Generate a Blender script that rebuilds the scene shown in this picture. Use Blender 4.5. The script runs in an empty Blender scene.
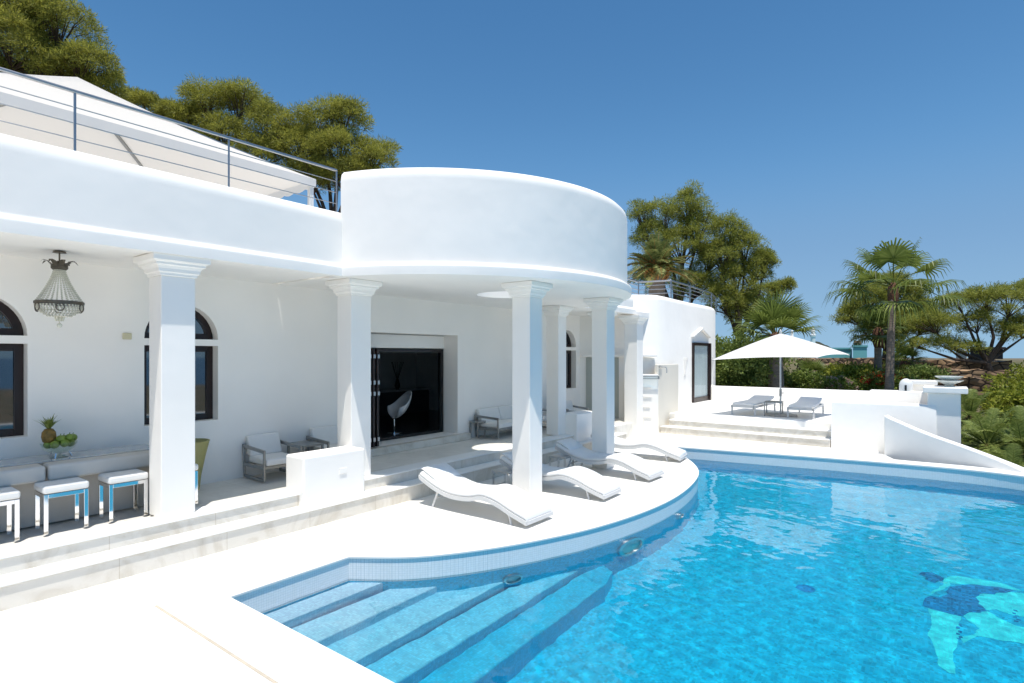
import bpy, bmesh, math, random
import numpy as np
from mathutils import Vector, Matrix, geometry
random.seed(7)
rng = np.random.default_rng(7)
C = bpy.context.scene.collection
PI = math.pi

# ------------------------------------------------------------------ camera frame (real metres, z up, pool deck at z = 0)
EYE = 2.2
YAW = math.radians(37.41)
FX, FY = math.cos(YAW), math.sin(YAW)

def at(u, d):
    """ground position at bearing u (measured on the photograph) and depth d metres"""
    s = (u - 512) / 570.0 * d
    return (d * FX + s * FY, d * FY - s * FX)

def hz(v, d):
    return EYE - (v - 355) * d / 570.0

# ------------------------------------------------------------------ materials
def nodes(name):
    m = bpy.data.materials.new(name); m.use_nodes = True
    nt = m.node_tree; nt.nodes.clear()
    out = nt.nodes.new('ShaderNodeOutputMaterial')
    return m, nt, out

def N(nt, t, **kw):
    n = nt.nodes.new(t)
    for k, v in kw.items():
        if k in n.inputs.keys():
            n.inputs[k].default_value = v
        else:
            setattr(n, k, v)
    return n

def L(nt, a, b): nt.links.new(a, b)

def rgb(c): return (c[0], c[1], c[2], 1.0)

def mat(name, col, rough=0.6, metal=0.0, var=0.12, scale=3.0, bump=0.0, bscale=30.0, col2=None, spec=0.5, aniso=None, bdist=0.02):
    m, nt, out = nodes(name)
    b = N(nt, 'ShaderNodeBsdfPrincipled'); L(nt, b.outputs[0], out.inputs[0])
    b.inputs['Roughness'].default_value = rough; b.inputs['Metallic'].default_value = metal
    b.inputs['Specular IOR Level'].default_value = spec
    tc = N(nt, 'ShaderNodeTexCoord')
    vec = tc.outputs['Object']
    if aniso:
        mp = N(nt, 'ShaderNodeMapping'); mp.inputs['Scale'].default_value = aniso
        L(nt, vec, mp.inputs['Vector']); vec = mp.outputs[0]
    nz = N(nt, 'ShaderNodeTexNoise', Scale=scale, Detail=6.0, Roughness=0.6); L(nt, vec, nz.inputs['Vector'])
    rmp = N(nt, 'ShaderNodeValToRGB')
    c2 = col2 if col2 else tuple(c * (1 - var) for c in col)
    rmp.color_ramp.elements[0].position = 0.3; rmp.color_ramp.elements[1].position = 0.7
    rmp.color_ramp.elements[0].color = rgb(c2); rmp.color_ramp.elements[1].color = rgb(col)
    L(nt, nz.outputs['Fac'], rmp.inputs[0]); L(nt, rmp.outputs[0], b.inputs['Base Color'])
    if bump > 0:
        n2 = N(nt, 'ShaderNodeTexNoise', Scale=bscale, Detail=5.0); L(nt, tc.outputs['Object'], n2.inputs['Vector'])
        bp = N(nt, 'ShaderNodeBump', Strength=bump, Distance=bdist); L(nt, n2.outputs['Fac'], bp.inputs['Height'])
        L(nt, bp.outputs[0], b.inputs['Normal'])
    return m

def stucco(name, col):
    """hand-trowelled lime plaster: large soft undulation plus fine grain"""
    m, nt, out = nodes(name)
    b = N(nt, 'ShaderNodeBsdfPrincipled', Roughness=0.85); L(nt, b.outputs[0], out.inputs[0])
    b.inputs['Specular IOR Level'].default_value = 0.2
    tc = N(nt, 'ShaderNodeTexCoord')
    n1 = N(nt, 'ShaderNodeTexNoise', Scale=1.3, Detail=4.0); L(nt, tc.outputs['Object'], n1.inputs['Vector'])
    r = N(nt, 'ShaderNodeValToRGB'); r.color_ramp.elements[0].position = .3; r.color_ramp.elements[1].position = .7
    r.color_ramp.elements[0].color = rgb(tuple(c * .965 for c in col)); r.color_ramp.elements[1].color = rgb(col)
    L(nt, n1.outputs['Fac'], r.inputs[0]); L(nt, r.outputs[0], b.inputs['Base Color'])
    n2 = N(nt, 'ShaderNodeTexNoise', Scale=2.2, Detail=2.0); L(nt, tc.outputs['Object'], n2.inputs['Vector'])
    n3 = N(nt, 'ShaderNodeTexNoise', Scale=60.0, Detail=3.0); L(nt, tc.outputs['Object'], n3.inputs['Vector'])
    b1 = N(nt, 'ShaderNodeBump', Strength=0.22, Distance=0.06); L(nt, n2.outputs['Fac'], b1.inputs['Height'])
    b2 = N(nt, 'ShaderNodeBump', Strength=0.10, Distance=0.004); L(nt, n3.outputs['Fac'], b2.inputs['Height'])
    L(nt, b1.outputs[0], b2.inputs['Normal']); L(nt, b2.outputs[0], b.inputs['Normal'])
    return m

def marble(name, col, vein, joint=None):
    m, nt, out = nodes(name)
    b = N(nt, 'ShaderNodeBsdfPrincipled', Roughness=0.45); L(nt, b.outputs[0], out.inputs[0])
    b.inputs['Specular IOR Level'].default_value = 0.35
    tc = N(nt, 'ShaderNodeTexCoord')
    n1 = N(nt, 'ShaderNodeTexNoise', Scale=2.0, Detail=8.0, Roughness=.65, Distortion=1.6); L(nt, tc.outputs['Object'], n1.inputs['Vector'])
    r = N(nt, 'ShaderNodeValToRGB'); e = r.color_ramp.elements
    e[0].position = .33; e[0].color = rgb(vein); e[1].position = .56; e[1].color = rgb(col)
    L(nt, n1.outputs['Fac'], r.inputs[0])
    colout = r.outputs[0]
    if joint:
        br = N(nt, 'ShaderNodeTexBrick'); br.offset = 0.0
        br.inputs['Scale'].default_value = 1.0; br.inputs['Brick Width'].default_value = joint[0]; br.inputs['Row Height'].default_value = joint[1]
        br.inputs['Mortar Size'].default_value = 0.004
        br.inputs['Color1'].default_value = (1, 1, 1, 1); br.inputs['Color2'].default_value = (.9, .9, .89, 1); br.inputs['Mortar'].default_value = (.80, .77, .72, 1)
        L(nt, tc.outputs['Object'], br.inputs['Vector'])
        mx = N(nt, 'ShaderNodeMix', data_type='RGBA', blend_type='MULTIPLY'); mx.inputs[0].default_value = 1.0
        L(nt, colout, mx.inputs[6]); L(nt, br.outputs['Color'], mx.inputs[7]); colout = mx.outputs[2]
    L(nt, colout, b.inputs['Base Color'])
    return m

def mosaic(name, col, var, grout, size=0.025):
    """small glass mosaic tiles in a 3-D grid, every tile its own tint"""
    m, nt, out = nodes(name)
    b = N(nt, 'ShaderNodeBsdfPrincipled', Roughness=0.3); L(nt, b.outputs[0], out.inputs[0])
    tc = N(nt, 'ShaderNodeTexCoord')
    sc = N(nt, 'ShaderNodeVectorMath', operation='SCALE'); sc.inputs['Scale'].default_value = 1 / size
    off = N(nt, 'ShaderNodeVectorMath', operation='ADD'); off.inputs[1].default_value = (0.371, 0.413, 0.457)
    L(nt, tc.outputs['Object'], sc.inputs[0]); L(nt, sc.outputs[0], off.inputs[0])
    fl = N(nt, 'ShaderNodeVectorMath', operation='FLOOR'); L(nt, off.outputs[0], fl.inputs[0])
    wn = N(nt, 'ShaderNodeTexWhiteNoise', noise_dimensions='3D'); L(nt, fl.outputs[0], wn.inputs['Vector'])
    fr = N(nt, 'ShaderNodeVectorMath', operation='FRACTION'); L(nt, off.outputs[0], fr.inputs[0])
    geo = N(nt, 'ShaderNodeNewGeometry')
    ab = N(nt, 'ShaderNodeVectorMath', operation='ABSOLUTE'); L(nt, geo.outputs['True Normal'], ab.inputs[0])
    sx = N(nt, 'ShaderNodeSeparateXYZ'); L(nt, fr.outputs[0], sx.inputs[0])
    sn = N(nt, 'ShaderNodeSeparateXYZ'); L(nt, ab.outputs[0], sn.inputs[0])
    acc = None
    for ax in 'XYZ':
        lo = N(nt, 'ShaderNodeMath', operation='LESS_THAN'); lo.inputs[1].default_value = 0.1; L(nt, sx.outputs[ax], lo.inputs[0])
        ok = N(nt, 'ShaderNodeMath', operation='LESS_THAN'); ok.inputs[1].default_value = 0.9; L(nt, sn.outputs[ax], ok.inputs[0])
        ml = N(nt, 'ShaderNodeMath', operation='MULTIPLY'); L(nt, lo.outputs[0], ml.inputs[0]); L(nt, ok.outputs[0], ml.inputs[1])
        if acc is None: acc = ml
        else:
            mx = N(nt, 'ShaderNodeMath', operation='MAXIMUM'); L(nt, acc.outputs[0], mx.inputs[0]); L(nt, ml.outputs[0], mx.inputs[1]); acc = mx
    r = N(nt, 'ShaderNodeValToRGB'); r.color_ramp.elements[0].color = rgb(tuple(c * (1 - var) for c in col)); r.color_ramp.elements[1].color = rgb(tuple(min(.9, c * (1 + var)) for c in col))
    L(nt, wn.outputs['Value'], r.inputs[0])
    mix = N(nt, 'ShaderNodeMix', data_type='RGBA'); L(nt, acc.outputs[0], mix.inputs[0]); L(nt, r.outputs[0], mix.inputs[6]); mix.inputs[7].default_value = rgb(grout)
    L(nt, mix.outputs[2], b.inputs['Base Color'])
    return m

def leafmat(name, cols, rough=0.55, trans=0.3):
    m, nt, out = nodes(name)
    geo = N(nt, 'ShaderNodeNewGeometry')
    tc = N(nt, 'ShaderNodeTexCoord')
    nz = N(nt, 'ShaderNodeTexNoise', Scale=1.1, Detail=3.0); L(nt, tc.outputs['Object'], nz.inputs['Vector'])
    ad = N(nt, 'ShaderNodeMath', operation='MULTIPLY_ADD'); ad.inputs[1].default_value = .55; 
    L(nt, geo.outputs['Random Per Island'], ad.inputs[0])
    sb = N(nt, 'ShaderNodeMath', operation='MULTIPLY_ADD'); sb.inputs[1].default_value = .9; sb.inputs[2].default_value = -.22; L(nt, nz.outputs['Fac'], sb.inputs[0])
    L(nt, sb.outputs[0], ad.inputs[2])
    r = N(nt, 'ShaderNodeValToRGB'); e = r.color_ramp.elements
    e[0].color = rgb(cols[0]); e[1].color = rgb(cols[-1])
    for i, c in enumerate(cols[1:-1]):
        k = e.new((i + 1) / (len(cols) - 1)); k.color = rgb(c)
    L(nt, ad.outputs[0], r.inputs[0])
    d = N(nt, 'ShaderNodeBsdfPrincipled', Roughness=rough); d.inputs['Specular IOR Level'].default_value = 0.25; L(nt, r.outputs[0], d.inputs['Base Color'])
    t = N(nt, 'ShaderNodeBsdfTranslucent'); L(nt, r.outputs[0], t.inputs['Color'])
    mx = N(nt, 'ShaderNodeMixShader'); mx.inputs[0].default_value = trans
    L(nt, d.outputs[0], mx.inputs[1]); L(nt, t.outputs[0], mx.inputs[2]); L(nt, mx.outputs[0], out.inputs[0])
    return m

def glass_pane(name, tint=(.8, .9, .95), refl=(1, 1, 1), base_mix=0.06, gain=.8):
    m, nt, out = nodes(name)
    t = N(nt, 'ShaderNodeBsdfTransparent'); t.inputs[0].default_value = rgb(tint)
    g = N(nt, 'ShaderNodeBsdfGlossy', Roughness=0.02); g.inputs['Color'].default_value = rgb(refl)
    lw_ = N(nt, 'ShaderNodeLayerWeight'); fp = N(nt, 'ShaderNodeMath', operation='POWER'); fp.inputs[1].default_value = 4.0
    L(nt, lw_.outputs['Facing'], fp.inputs[0])
    fr = N(nt, 'ShaderNodeMath', operation='MULTIPLY_ADD'); fr.inputs[1].default_value = gain; fr.inputs[2].default_value = base_mix; L(nt, fp.outputs[0], fr.inputs[0])
    mx = N(nt, 'ShaderNodeMixShader'); L(nt, fr.outputs[0], mx.inputs[0]); L(nt, t.outputs[0], mx.inputs[1]); L(nt, g.outputs[0], mx.inputs[2])
    L(nt, mx.outputs[0], out.inputs[0])
    return m

def cloth(name, col, trans=0.25, col2=None):
    m, nt, out = nodes(name)
    d = N(nt, 'ShaderNodeBsdfDiffuse'); d.inputs[0].default_value = rgb(col)
    t = N(nt, 'ShaderNodeBsdfTranslucent'); t.inputs[0].default_value = rgb(col2 or col)
    tc = N(nt, 'ShaderNodeTexCoord'); nz = N(nt, 'ShaderNodeTexNoise', Scale=4.0, Detail=4.0); L(nt, tc.outputs['Object'], nz.inputs['Vector'])
    bp = N(nt, 'ShaderNodeBump', Strength=.15, Distance=.03); L(nt, nz.outputs['Fac'], bp.inputs['Height']); L(nt, bp.outputs[0], d.inputs['Normal'])
    mx = N(nt, 'ShaderNodeMixShader'); mx.inputs[0].default_value = trans
    L(nt, d.outputs[0], mx.inputs[1]); L(nt, t.outputs[0], mx.inputs[2]); L(nt, mx.outputs[0], out.inputs[0])
    return m

M = {}
M['stucco'] = stucco('white_stucco', (.925, .898, .852))
M['stucco_warm'] = stucco('warm_stucco', (.74, .70, .62))
M['deck'] = mat('deck_microcement', (.90, .872, .82), .6, var=.05, scale=1.1, bump=.05, bscale=60, bdist=.004)
M['coping'] = mat('coping_stone', (.88, .87, .84), .55, var=.035, scale=2.0, bump=.04, bscale=80, bdist=.003)
M['joint'] = mat('deck_joint', (.62, .54, .43), .8, var=.2, scale=9)
M['step'] = marble('step_marble', (.74, .70, .63), (.60, .545, .46), (1.05, 10.0))
M['patio'] = marble('patio_stone', (.84, .81, .75), (.75, .72, .66), (.8, .8))
M['tile_pale'] = mosaic('pale_mosaic', (.90, .90, .88), .05, (.66, .69, .70))
M['tile_pool'] = mosaic('pool_mosaic', (.001, .46, .72), .22, (.012, .50, .70), .03)
for i_, c_ in enumerate([(.40, .66, .86), (.30, .65, .86), (.19, .62, .84), (.09, .57, .80), (.008, .47, .72)]):  # paler near the surface: the water's depth tint is put into the tile colour
    M['tile_step%d' % i_] = mosaic('depth_tint_step_%d' % i_, c_, .14, tuple(k * .82 for k in c_), .028)
M['tile_dark'] = mosaic('dark_blue_mosaic', (.004, .20, .44), .45, (.01, .26, .5), .03)
M['tile_drain'] = mosaic('drain_mosaic', (.006, .26, .58), .3, (.02, .3, .6), .03)
M['tile_cyan'] = mosaic('turquoise_mosaic', (.03, .78, .88), .14, (.05, .68, .80), .03)
M['frame'] = mat('mahogany_frame', (.022, .009, .008), .35, var=.4, scale=8, aniso=(4, 4, .5))
M['frame_dark'] = mat('dark_frame', (.012, .010, .011), .3, var=.3)
M['pane_dark'] = mat('dark_window_glass', (.010, .016, .026), .03, var=.2, spec=1.0)
M['pane_dark'].node_tree.nodes['Principled BSDF'].inputs['IOR'].default_value = 1.9
M['pane'] = glass_pane('clear_glass')
M['pane_soft'] = glass_pane('curtained_glass', (.95, .97, .97), base_mix=.03, gain=.12)
M['steel'] = mat('brushed_steel', (.62, .62, .62), .28, 1.0, var=.1, scale=20)
M['chrome'] = mat('chrome', (.80, .80, .80), .08, 1.0, var=.04, scale=4)
M['railing'] = mat('railing_steel', (.42, .42, .43), .35, 1.0, var=.12, scale=12)
M['greymetal'] = mat('satin_grey_metal', (.40, .40, .39), .38, .9, var=.15, scale=15)
M['cushion'] = mat('white_cushion', (.80, .79, .76), .85, var=.05, scale=6, bump=.15, bscale=9, bdist=.02)
M['mattress'] = mat('white_mattress', (.83, .825, .81), .8, var=.03, scale=8, bump=.1, bscale=200, bdist=.002)
M['loungerframe'] = mat('white_lounger_frame', (.66, .66, .65), .4, var=.05)
M['upholstery'] = mat('taupe_upholstery', (.60, .575, .53), .7, var=.08, scale=5, bump=.1, bscale=40, bdist=.005)
M['tableglass'] = mat('grey_lacquer_top', (.52, .53, .53), .12, var=.06, scale=2, spec=.6)
M['planter'] = mat('olive_ceramic', (.36, .34, .13), .5, var=.15, scale=4)
M['bronze'] = mat('aged_bronze', (.16, .14, .11), .45, .7, var=.4, scale=20)
M['crystal'] = mat('crystal_beads', (.80, .77, .63), .15, var=.25, scale=60, spec=.9)
M['plate'] = mat('cream_plastic', (.66, .60, .40), .5)
M['awning'] = cloth('awning_canvas', (.80, .78, .74), .42, (.82, .74, .64))
M['parasol'] = cloth('parasol_canvas', (.82, .81, .79), .3)
M['room'] = mat('dim_room_plaster', (.62, .64, .64), .8, var=.1)
M['roomfloor'] = mat('dark_polished_floor', (.03, .03, .032), .18, var=.3, scale=2)
M['roomwood'] = mat('dark_sideboard_lacquer', (.10, .10, .10), .3, var=.2)
M['egg'] = mat('white_shell_plastic', (.70, .70, .70), .3, var=.02)
M['curtain'] = mat('pale_curtain', (.62, .68, .70), .9, var=.2, scale=3, aniso=(9, 9, .2))
M['bark_pine'] = mat('pine_bark', (.13, .085, .06), .9, var=.5, scale=7, bump=.6, bscale=18, bdist=.05)
M['bark_palm'] = mat('palm_bark', (.30, .235, .185), .9, var=.45, scale=6, bump=.6, bscale=14, aniso=(1, 1, 6), bdist=.04)
M['fibre'] = mat('palm_fibre', (.17, .075, .04), .95, var=.5, scale=16, bump=.7, bscale=30, bdist=.04)
M['date_base'] = mat('orange_frond_bases', (.42, .19, .045), .8, var=.4, scale=12)
M['pine'] = leafmat('pine_needles', [(.11, .11, .040), (.27, .275, .058), (.40, .40, .07), (.54, .50, .13)], trans=.5)
M['pine_far'] = leafmat('pine_needles_green', [(.10, .11, .040), (.25, .27, .058), (.38, .40, .075), (.52, .50, .15)], trans=.5)
M['fan'] = leafmat('fan_palm_leaf', [(.04, .06, .012), (.11, .15, .03), (.19, .24, .05), (.30, .33, .10)], .4, .35)
M['feather'] = leafmat('date_palm_leaf', [(.06, .08, .026), (.15, .18, .055), (.25, .275, .09), (.38, .38, .16)], .45, .25)
M['hedge'] = leafmat('hedge_leaf', [(.05, .08, .022), (.14, .20, .045), (.24, .30, .07), (.36, .40, .13)], .5, .35)
M['bush'] = leafmat('bush_leaf', [(.05, .075, .016), (.13, .18, .036), (.22, .28, .055), (.34, .37, .10)], .5, .3)
M['yellowbush'] = leafmat('yellow_green_leaf', [(.08, .10, .012), (.20, .23, .026), (.33, .35, .045), (.46, .45, .09)], .5, .35)
M['flower'] = leafmat('red_petals', [(.30, .02, .012), (.5, .05, .02), (.62, .10, .04)], .5, .3)
M['pinkflower'] = leafmat('pale_petals', [(.5, .3, .26), (.62, .45, .38), (.7, .6, .5)], .5, .3)
M['cycad'] = leafmat('dark_frond', [(.07, .095, .024), (.17, .22, .05), (.28, .33, .09), (.42, .44, .17)], .4, .35)
M['teal'] = mat('turquoise_render', (.16, .46, .48), .8, var=.12, scale=.4)
M['whitefar'] = mat('white_render', (.78, .78, .76), .85, var=.05)
M['darkroof'] = mat('dark_timber', (.035, .028, .03), .8, var=.4, scale=2)
M['lamp'] = mat('white_lamp_dome', (.78, .78, .76), .4, var=.03)
M['shellstone'] = mat('pale_bowl_glaze', (.74, .74, .69), .35, var=.25, scale=9, col2=(.52, .54, .50))
M['green_fruit'] = mat('green_fruit_skin', (.20, .30, .035), .4, var=.35, scale=14)
M['pine_fruit'] = mat('pineapple_skin', (.30, .17, .03), .6, var=.6, scale=26, bump=.8, bscale=40, bdist=.02, col2=(.09, .07, .015))
M['fruitglass'] = glass_pane('bowl_glass', (.90, .94, .92), base_mix=.05)
M['ground'] = mat('dry_garden_soil', (.20, .145, .09), .95, var=.5, scale=.6, bump=.5, bscale=6, col2=(.06, .075, .03))
M['sea'] = mat('open_sea', (.03, .10, .19), .25, var=.2, scale=.002)
M['scrubhill'] = mat('scrub_hill', (.055, .06, .035), .95, var=.5, scale=.12)

def stone_mat():
    m, nt, out = nodes('rubble_stone')
    b = N(nt, 'ShaderNodeBsdfPrincipled', Roughness=.9); L(nt, b.outputs[0], out.inputs[0])
    tc = N(nt, 'ShaderNodeTexCoord')
    mp = N(nt, 'ShaderNodeMapping'); mp.inputs['Scale'].default_value = (2.2, 2.2, 3.6); L(nt, tc.outputs['Object'], mp.inputs[0])
    v = N(nt, 'ShaderNodeTexVoronoi', Scale=1.0); L(nt, mp.outputs[0], v.inputs['Vector'])
    ve = N(nt, 'ShaderNodeTexVoronoi', Scale=1.0, feature='DISTANCE_TO_EDGE'); L(nt, mp.outputs[0], ve.inputs['Vector'])
    r = N(nt, 'ShaderNodeValToRGB'); e = r.color_ramp.elements
    e[0].color = (.17, .10, .055, 1); e[1].color = (.42, .27, .15, 1); k = e.new(.5); k.color = (.27, .17, .10, 1)
    sp = N(nt, 'ShaderNodeSeparateColor'); L(nt, v.outputs['Color'], sp.inputs[0]); L(nt, sp.outputs[0], r.inputs[0])
    gr = N(nt, 'ShaderNodeMath', operation='LESS_THAN'); gr.inputs[1].default_value = .07; L(nt, ve.outputs['Distance'], gr.inputs[0])
    mx = N(nt, 'ShaderNodeMix', data_type='RGBA'); L(nt, gr.outputs[0], mx.inputs[0]); L(nt, r.outputs[0], mx.inputs[6]); mx.inputs[7].default_value = (.05, .03, .02, 1)
    L(nt, mx.outputs[2], b.inputs['Base Color'])
    bp = N(nt, 'ShaderNodeBump', Strength=.9, Distance=.08); L(nt, ve.outputs['Distance'], bp.inputs['Height']); L(nt, bp.outputs[0], b.inputs['Normal'])
    return m
M['stone'] = stone_mat()

# ------------------------------------------------------------------ mesh builder
class MB:
    def __init__(s): s.v = []; s.f = []
    def add(s, vs, fs):
        o = len(s.v); s.v += [tuple(p) for p in vs]; s.f += [tuple(i + o for i in f) for f in fs]; return s
    def box(s, x0, x1, y0, y1, z0, z1):
        return s.add([(x0,y0,z0),(x1,y0,z0),(x1,y1,z0),(x0,y1,z0),(x0,y0,z1),(x1,y0,z1),(x1,y1,z1),(x0,y1,z1)],
                     [(0,3,2,1),(4,5,6,7),(0,1,5,4),(1,2,6,5),(2,3,7,6),(3,0,4,7)])
    def tube(s, pts, r, n=8, cap=True):
        P = [Vector(p) for p in pts]; k = len(P)
        R = r if isinstance(r, (list, tuple)) else [r] * k
        t0 = (P[1] - P[0]).normalized()
        up = Vector((0, 0, 1)) if abs(t0.z) < .9 else Vector((1, 0, 0))
        a = t0.cross(up).normalized(); vs = []
        for i in range(k):
            t = (P[min(i + 1, k - 1)] - P[max(i - 1, 0)]).normalized()
            a = (a - t * a.dot(t)).normalized(); b = t.cross(a)
            for j in range(n):
                q = 2 * PI * j / n
                vs.append(P[i] + (a * math.cos(q) + b * math.sin(q)) * R[i])
        fs = [(i*n+j, i*n+(j+1) % n, (i+1)*n+(j+1) % n, (i+1)*n+j) for i in range(k-1) for j in range(n)]
        if cap: fs += [tuple(range(n))[::-1], tuple((k-1)*n + j for j in range(n))]
        return s.add(vs, fs)
    def bar(s, p, q, w, h=None):
        """rectangular bar between two points"""
        h = h or w; p, q = Vector(p), Vector(q); t = (q - p).normalized()
        up = Vector((0,0,1)) if abs(t.z) < .95 else Vector((0,1,0))
        a = t.cross(up).normalized() * w / 2; b = a.cross(t).normalized() * h / 2
        vs = [p-a-b, p+a-b, p+a+b, p-a+b, q-a-b, q+a-b, q+a+b, q-a+b]
        return s.add(vs, [(0,1,2,3),(7,6,5,4),(0,4,5,1),(1,5,6,2),(2,6,7,3),(3,7,4,0)])
    def lathe(s, prof, c=(0,0,0), n=24, sx=1, sy=1):
        vs = []; k = len(prof)
        for r, z in prof:
            for j in range(n):
                a = 2*PI*j/n; vs.append((c[0]+r*sx*math.cos(a), c[1]+r*sy*math.sin(a), c[2]+z))
        fs = [(i*n+j, i*n+(j+1) % n, (i+1)*n+(j+1) % n, (i+1)*n+j) for i in range(k-1) for j in range(n)]
        if prof[0][0] > 1e-4: fs.append(tuple(range(n))[::-1])
        if prof[-1][0] > 1e-4: fs.append(tuple((k-1)*n+j for j in range(n)))
        return s.add(vs, fs)
    def ball(s, c, r, n=10, sz=1):
        m = n // 2 + 1
        return s.lathe([(max(1e-5, r*math.sin(PI*i/m)), -r*sz*math.cos(PI*i/m)) for i in range(m+1)], c, n)
    def prism(s, poly, z0, z1):
        n = len(poly)
        vs = [(p[0], p[1], z0) for p in poly] + [(p[0], p[1], z1) for p in poly]
        tri = geometry.tessellate_polygon([[Vector((p[0], p[1], 0)) for p in poly]])
        fs = [tuple(t) for t in tri] + [tuple(i + n for i in t) for t in tri]
        fs += [(i, (i+1) % n, n+(i+1) % n, n+i) for i in range(n)]
        return s.add(vs, fs)
    def slab_holes(s, outer, holes, z0, z1):
        loops = [outer] + holes
        flat = [p for l in loops for p in l]; n = len(flat)
        tri = geometry.tessellate_polygon([[Vector((p[0], p[1], 0)) for p in l] for l in loops])
        vs = [(p[0], p[1], z0) for p in flat] + [(p[0], p[1], z1) for p in flat]
        fs = [tuple(t) for t in tri] + [tuple(i + n for i in t) for t in tri]
        o = 0
        for l in loops:
            k = len(l); fs += [(o+i, o+(i+1) % k, n+o+(i+1) % k, n+o+i) for i in range(k)]; o += k
        return s.add(vs, fs)
    def wall_holes(s, outer, holes, y, depth):
        """wall face in the x-z plane at y, with openings and their reveals"""
        loops = [outer] + holes
        flat = [p for l in loops for p in l]
        tri = geometry.tessellate_polygon([[Vector((p[0], p[1], 0)) for p in l] for l in loops])
        n = len(flat)
        vs = [(p[0], y, p[1]) for p in flat] + [(p[0], y + depth, p[1]) for p in flat]
        fs = [tuple(t) for t in tri]; o = 0
        for l in loops:
            k = len(l); fs += [(o+i, o+(i+1) % k, n+o+(i+1) % k, n+o+i) for i in range(k)]; o += k
        return s.add(vs, fs)
    def sweep(s, path, nrm, prof, closed=False):
        """profile of (outward offset, z) carried along a plan path"""
        k = len(prof); n = len(path)
        vs = [(p[0] + q[0]*o, p[1] + q[1]*o, z) for p, q in zip(path, nrm) for o, z in prof]
        m = n if closed else n - 1
        fs = [(i*k+j, ((i+1) % n)*k+j, ((i+1) % n)*k+j+1, i*k+j+1) for i in range(m) for j in range(k-1)]
        if not closed: fs += [tuple(range(k)), tuple((n-1)*k + j for j in range(k))[::-1]]
        return s.add(vs, fs)
    def build(s, name, m, parent=None, smooth=None, bevel=0, seg=2, local=False, kind=None, wn=True):
        me = bpy.data.meshes.new(name)
        off = Vector((0, 0, 0))
        if parent is not None and not local:
            p = parent
            while p is not None: off += p.location; p = p.parent
        me.from_pydata([tuple(Vector(v) - off) for v in s.v], [], s.f)
        bm = bmesh.new(); bm.from_mesh(me)
        bmesh.ops.remove_doubles(bm, verts=bm.verts, dist=1e-5)
        bmesh.ops.recalc_face_normals(bm, faces=bm.faces)
        bm.to_mesh(me); bm.free()
        me.materials.append(m)
        if smooth:
            me.polygons.foreach_set('use_smooth', [True] * len(me.polygons))
            me.set_sharp_from_angle(angle=math.radians(smooth))
        o = bpy.data.objects.new(name, me); C.objects.link(o); o.parent = parent
        if bevel:
            md = o.modifiers.new('Bevel', 'BEVEL'); md.width = bevel; md.segments = seg; md.limit_method = 'ANGLE'; md.angle_limit = math.radians(40)
            if smooth: md.harden_normals = True
        if kind: o['kind'] = kind
        return o

class Leaves:
    """many small quads as one mesh"""
    def __init__(s): s.q = []
    def add(s, quads): s.q.append(np.asarray(quads, dtype=np.float32).reshape(-1, 4, 3))
    def build(s, name, m, parent=None, off=(0, 0, 0)):
        q = np.concatenate(s.q) - np.asarray(off, dtype=np.float32)
        n = len(q); me = bpy.data.meshes.new(name)
        me.vertices.add(4*n); me.vertices.foreach_set('co', q.reshape(-1))
        me.loops.add(4*n); me.loops.foreach_set('vertex_index', np.arange(4*n, dtype=np.int32))
        me.polygons.add(n); me.polygons.foreach_set('loop_start', np.arange(0, 4*n, 4, dtype=np.int32))
        me.update(calc_edges=True); me.validate()
        me.materials.append(m)
        o = bpy.data.objects.new(name, me); C.objects.link(o); o.parent = parent
        return o

def tag(o, label, cat, group=None, kind=None):
    o['label'] = label; o['category'] = cat
    if group: o['group'] = group
    if kind: o['kind'] = kind
    return o

def thing(name, label, cat, loc=(0, 0, 0), rz=0, group=None):
    o = bpy.data.objects.new(name, None); C.objects.link(o)
    o.location = loc; o.rotation_euler = (0, 0, rz); o.empty_display_size = .1
    return tag(o, label, cat, group)

def dup(root, loc, rz, label, group=None):
    r = root.copy(); C.objects.link(r); r.location = loc; r.rotation_euler = (0, 0, rz); r['label'] = label
    if group: r['group'] = group
    for ch in list(root.children):
        c = ch.copy(); C.objects.link(c); c.parent = r
        for g in list(ch.children):
            d = g.copy(); C.objects.link(d); d.parent = c
    return r

def catmull(P, n=8, closed=False):
    out = []; k = len(P)
    for i in range(k - 1):
        p0, p1, p2, p3 = P[max(i-1, 0)], P[i], P[i+1], P[min(i+2, k-1)]
        for j in range(n):
            t = j / n
            out.append(tuple(.5*((2*b) + (-a+c)*t + (2*a-5*b+4*c-d)*t*t + (-a+3*b-3*c+d)*t**3) for a, b, c, d in zip(p0, p1, p2, p3)))
    out.append(P[-1]); return out

# ================================================================== POOL
arc = catmull([(3.86, 5.19), (4.3, 4.62), (4.9, 4.2), (5.6, 3.86), (6.5, 3.56), (7.6, 3.38), (8.7, 3.36), (9.9, 3.52), (10.85, 3.8), (11.8, 4.33), (12.6, 4.97), (12.95, 5.36)], 6)
far = catmull([(13.2, 5.2), (13.3, 4.5), (13.45, 3.6), (13.65, 2.5), (13.85, 1.1), (13.95, -.2), (13.8, -1.1), (13.3, -2.4), (12.2, -4.0), (10.5, -5.3), (8.0, -6.2), (5.0, -6.5), (2.56, -6.5)], 5)
POOL = [(2.56, 5.19)] + arc + far            # the coping edge

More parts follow.
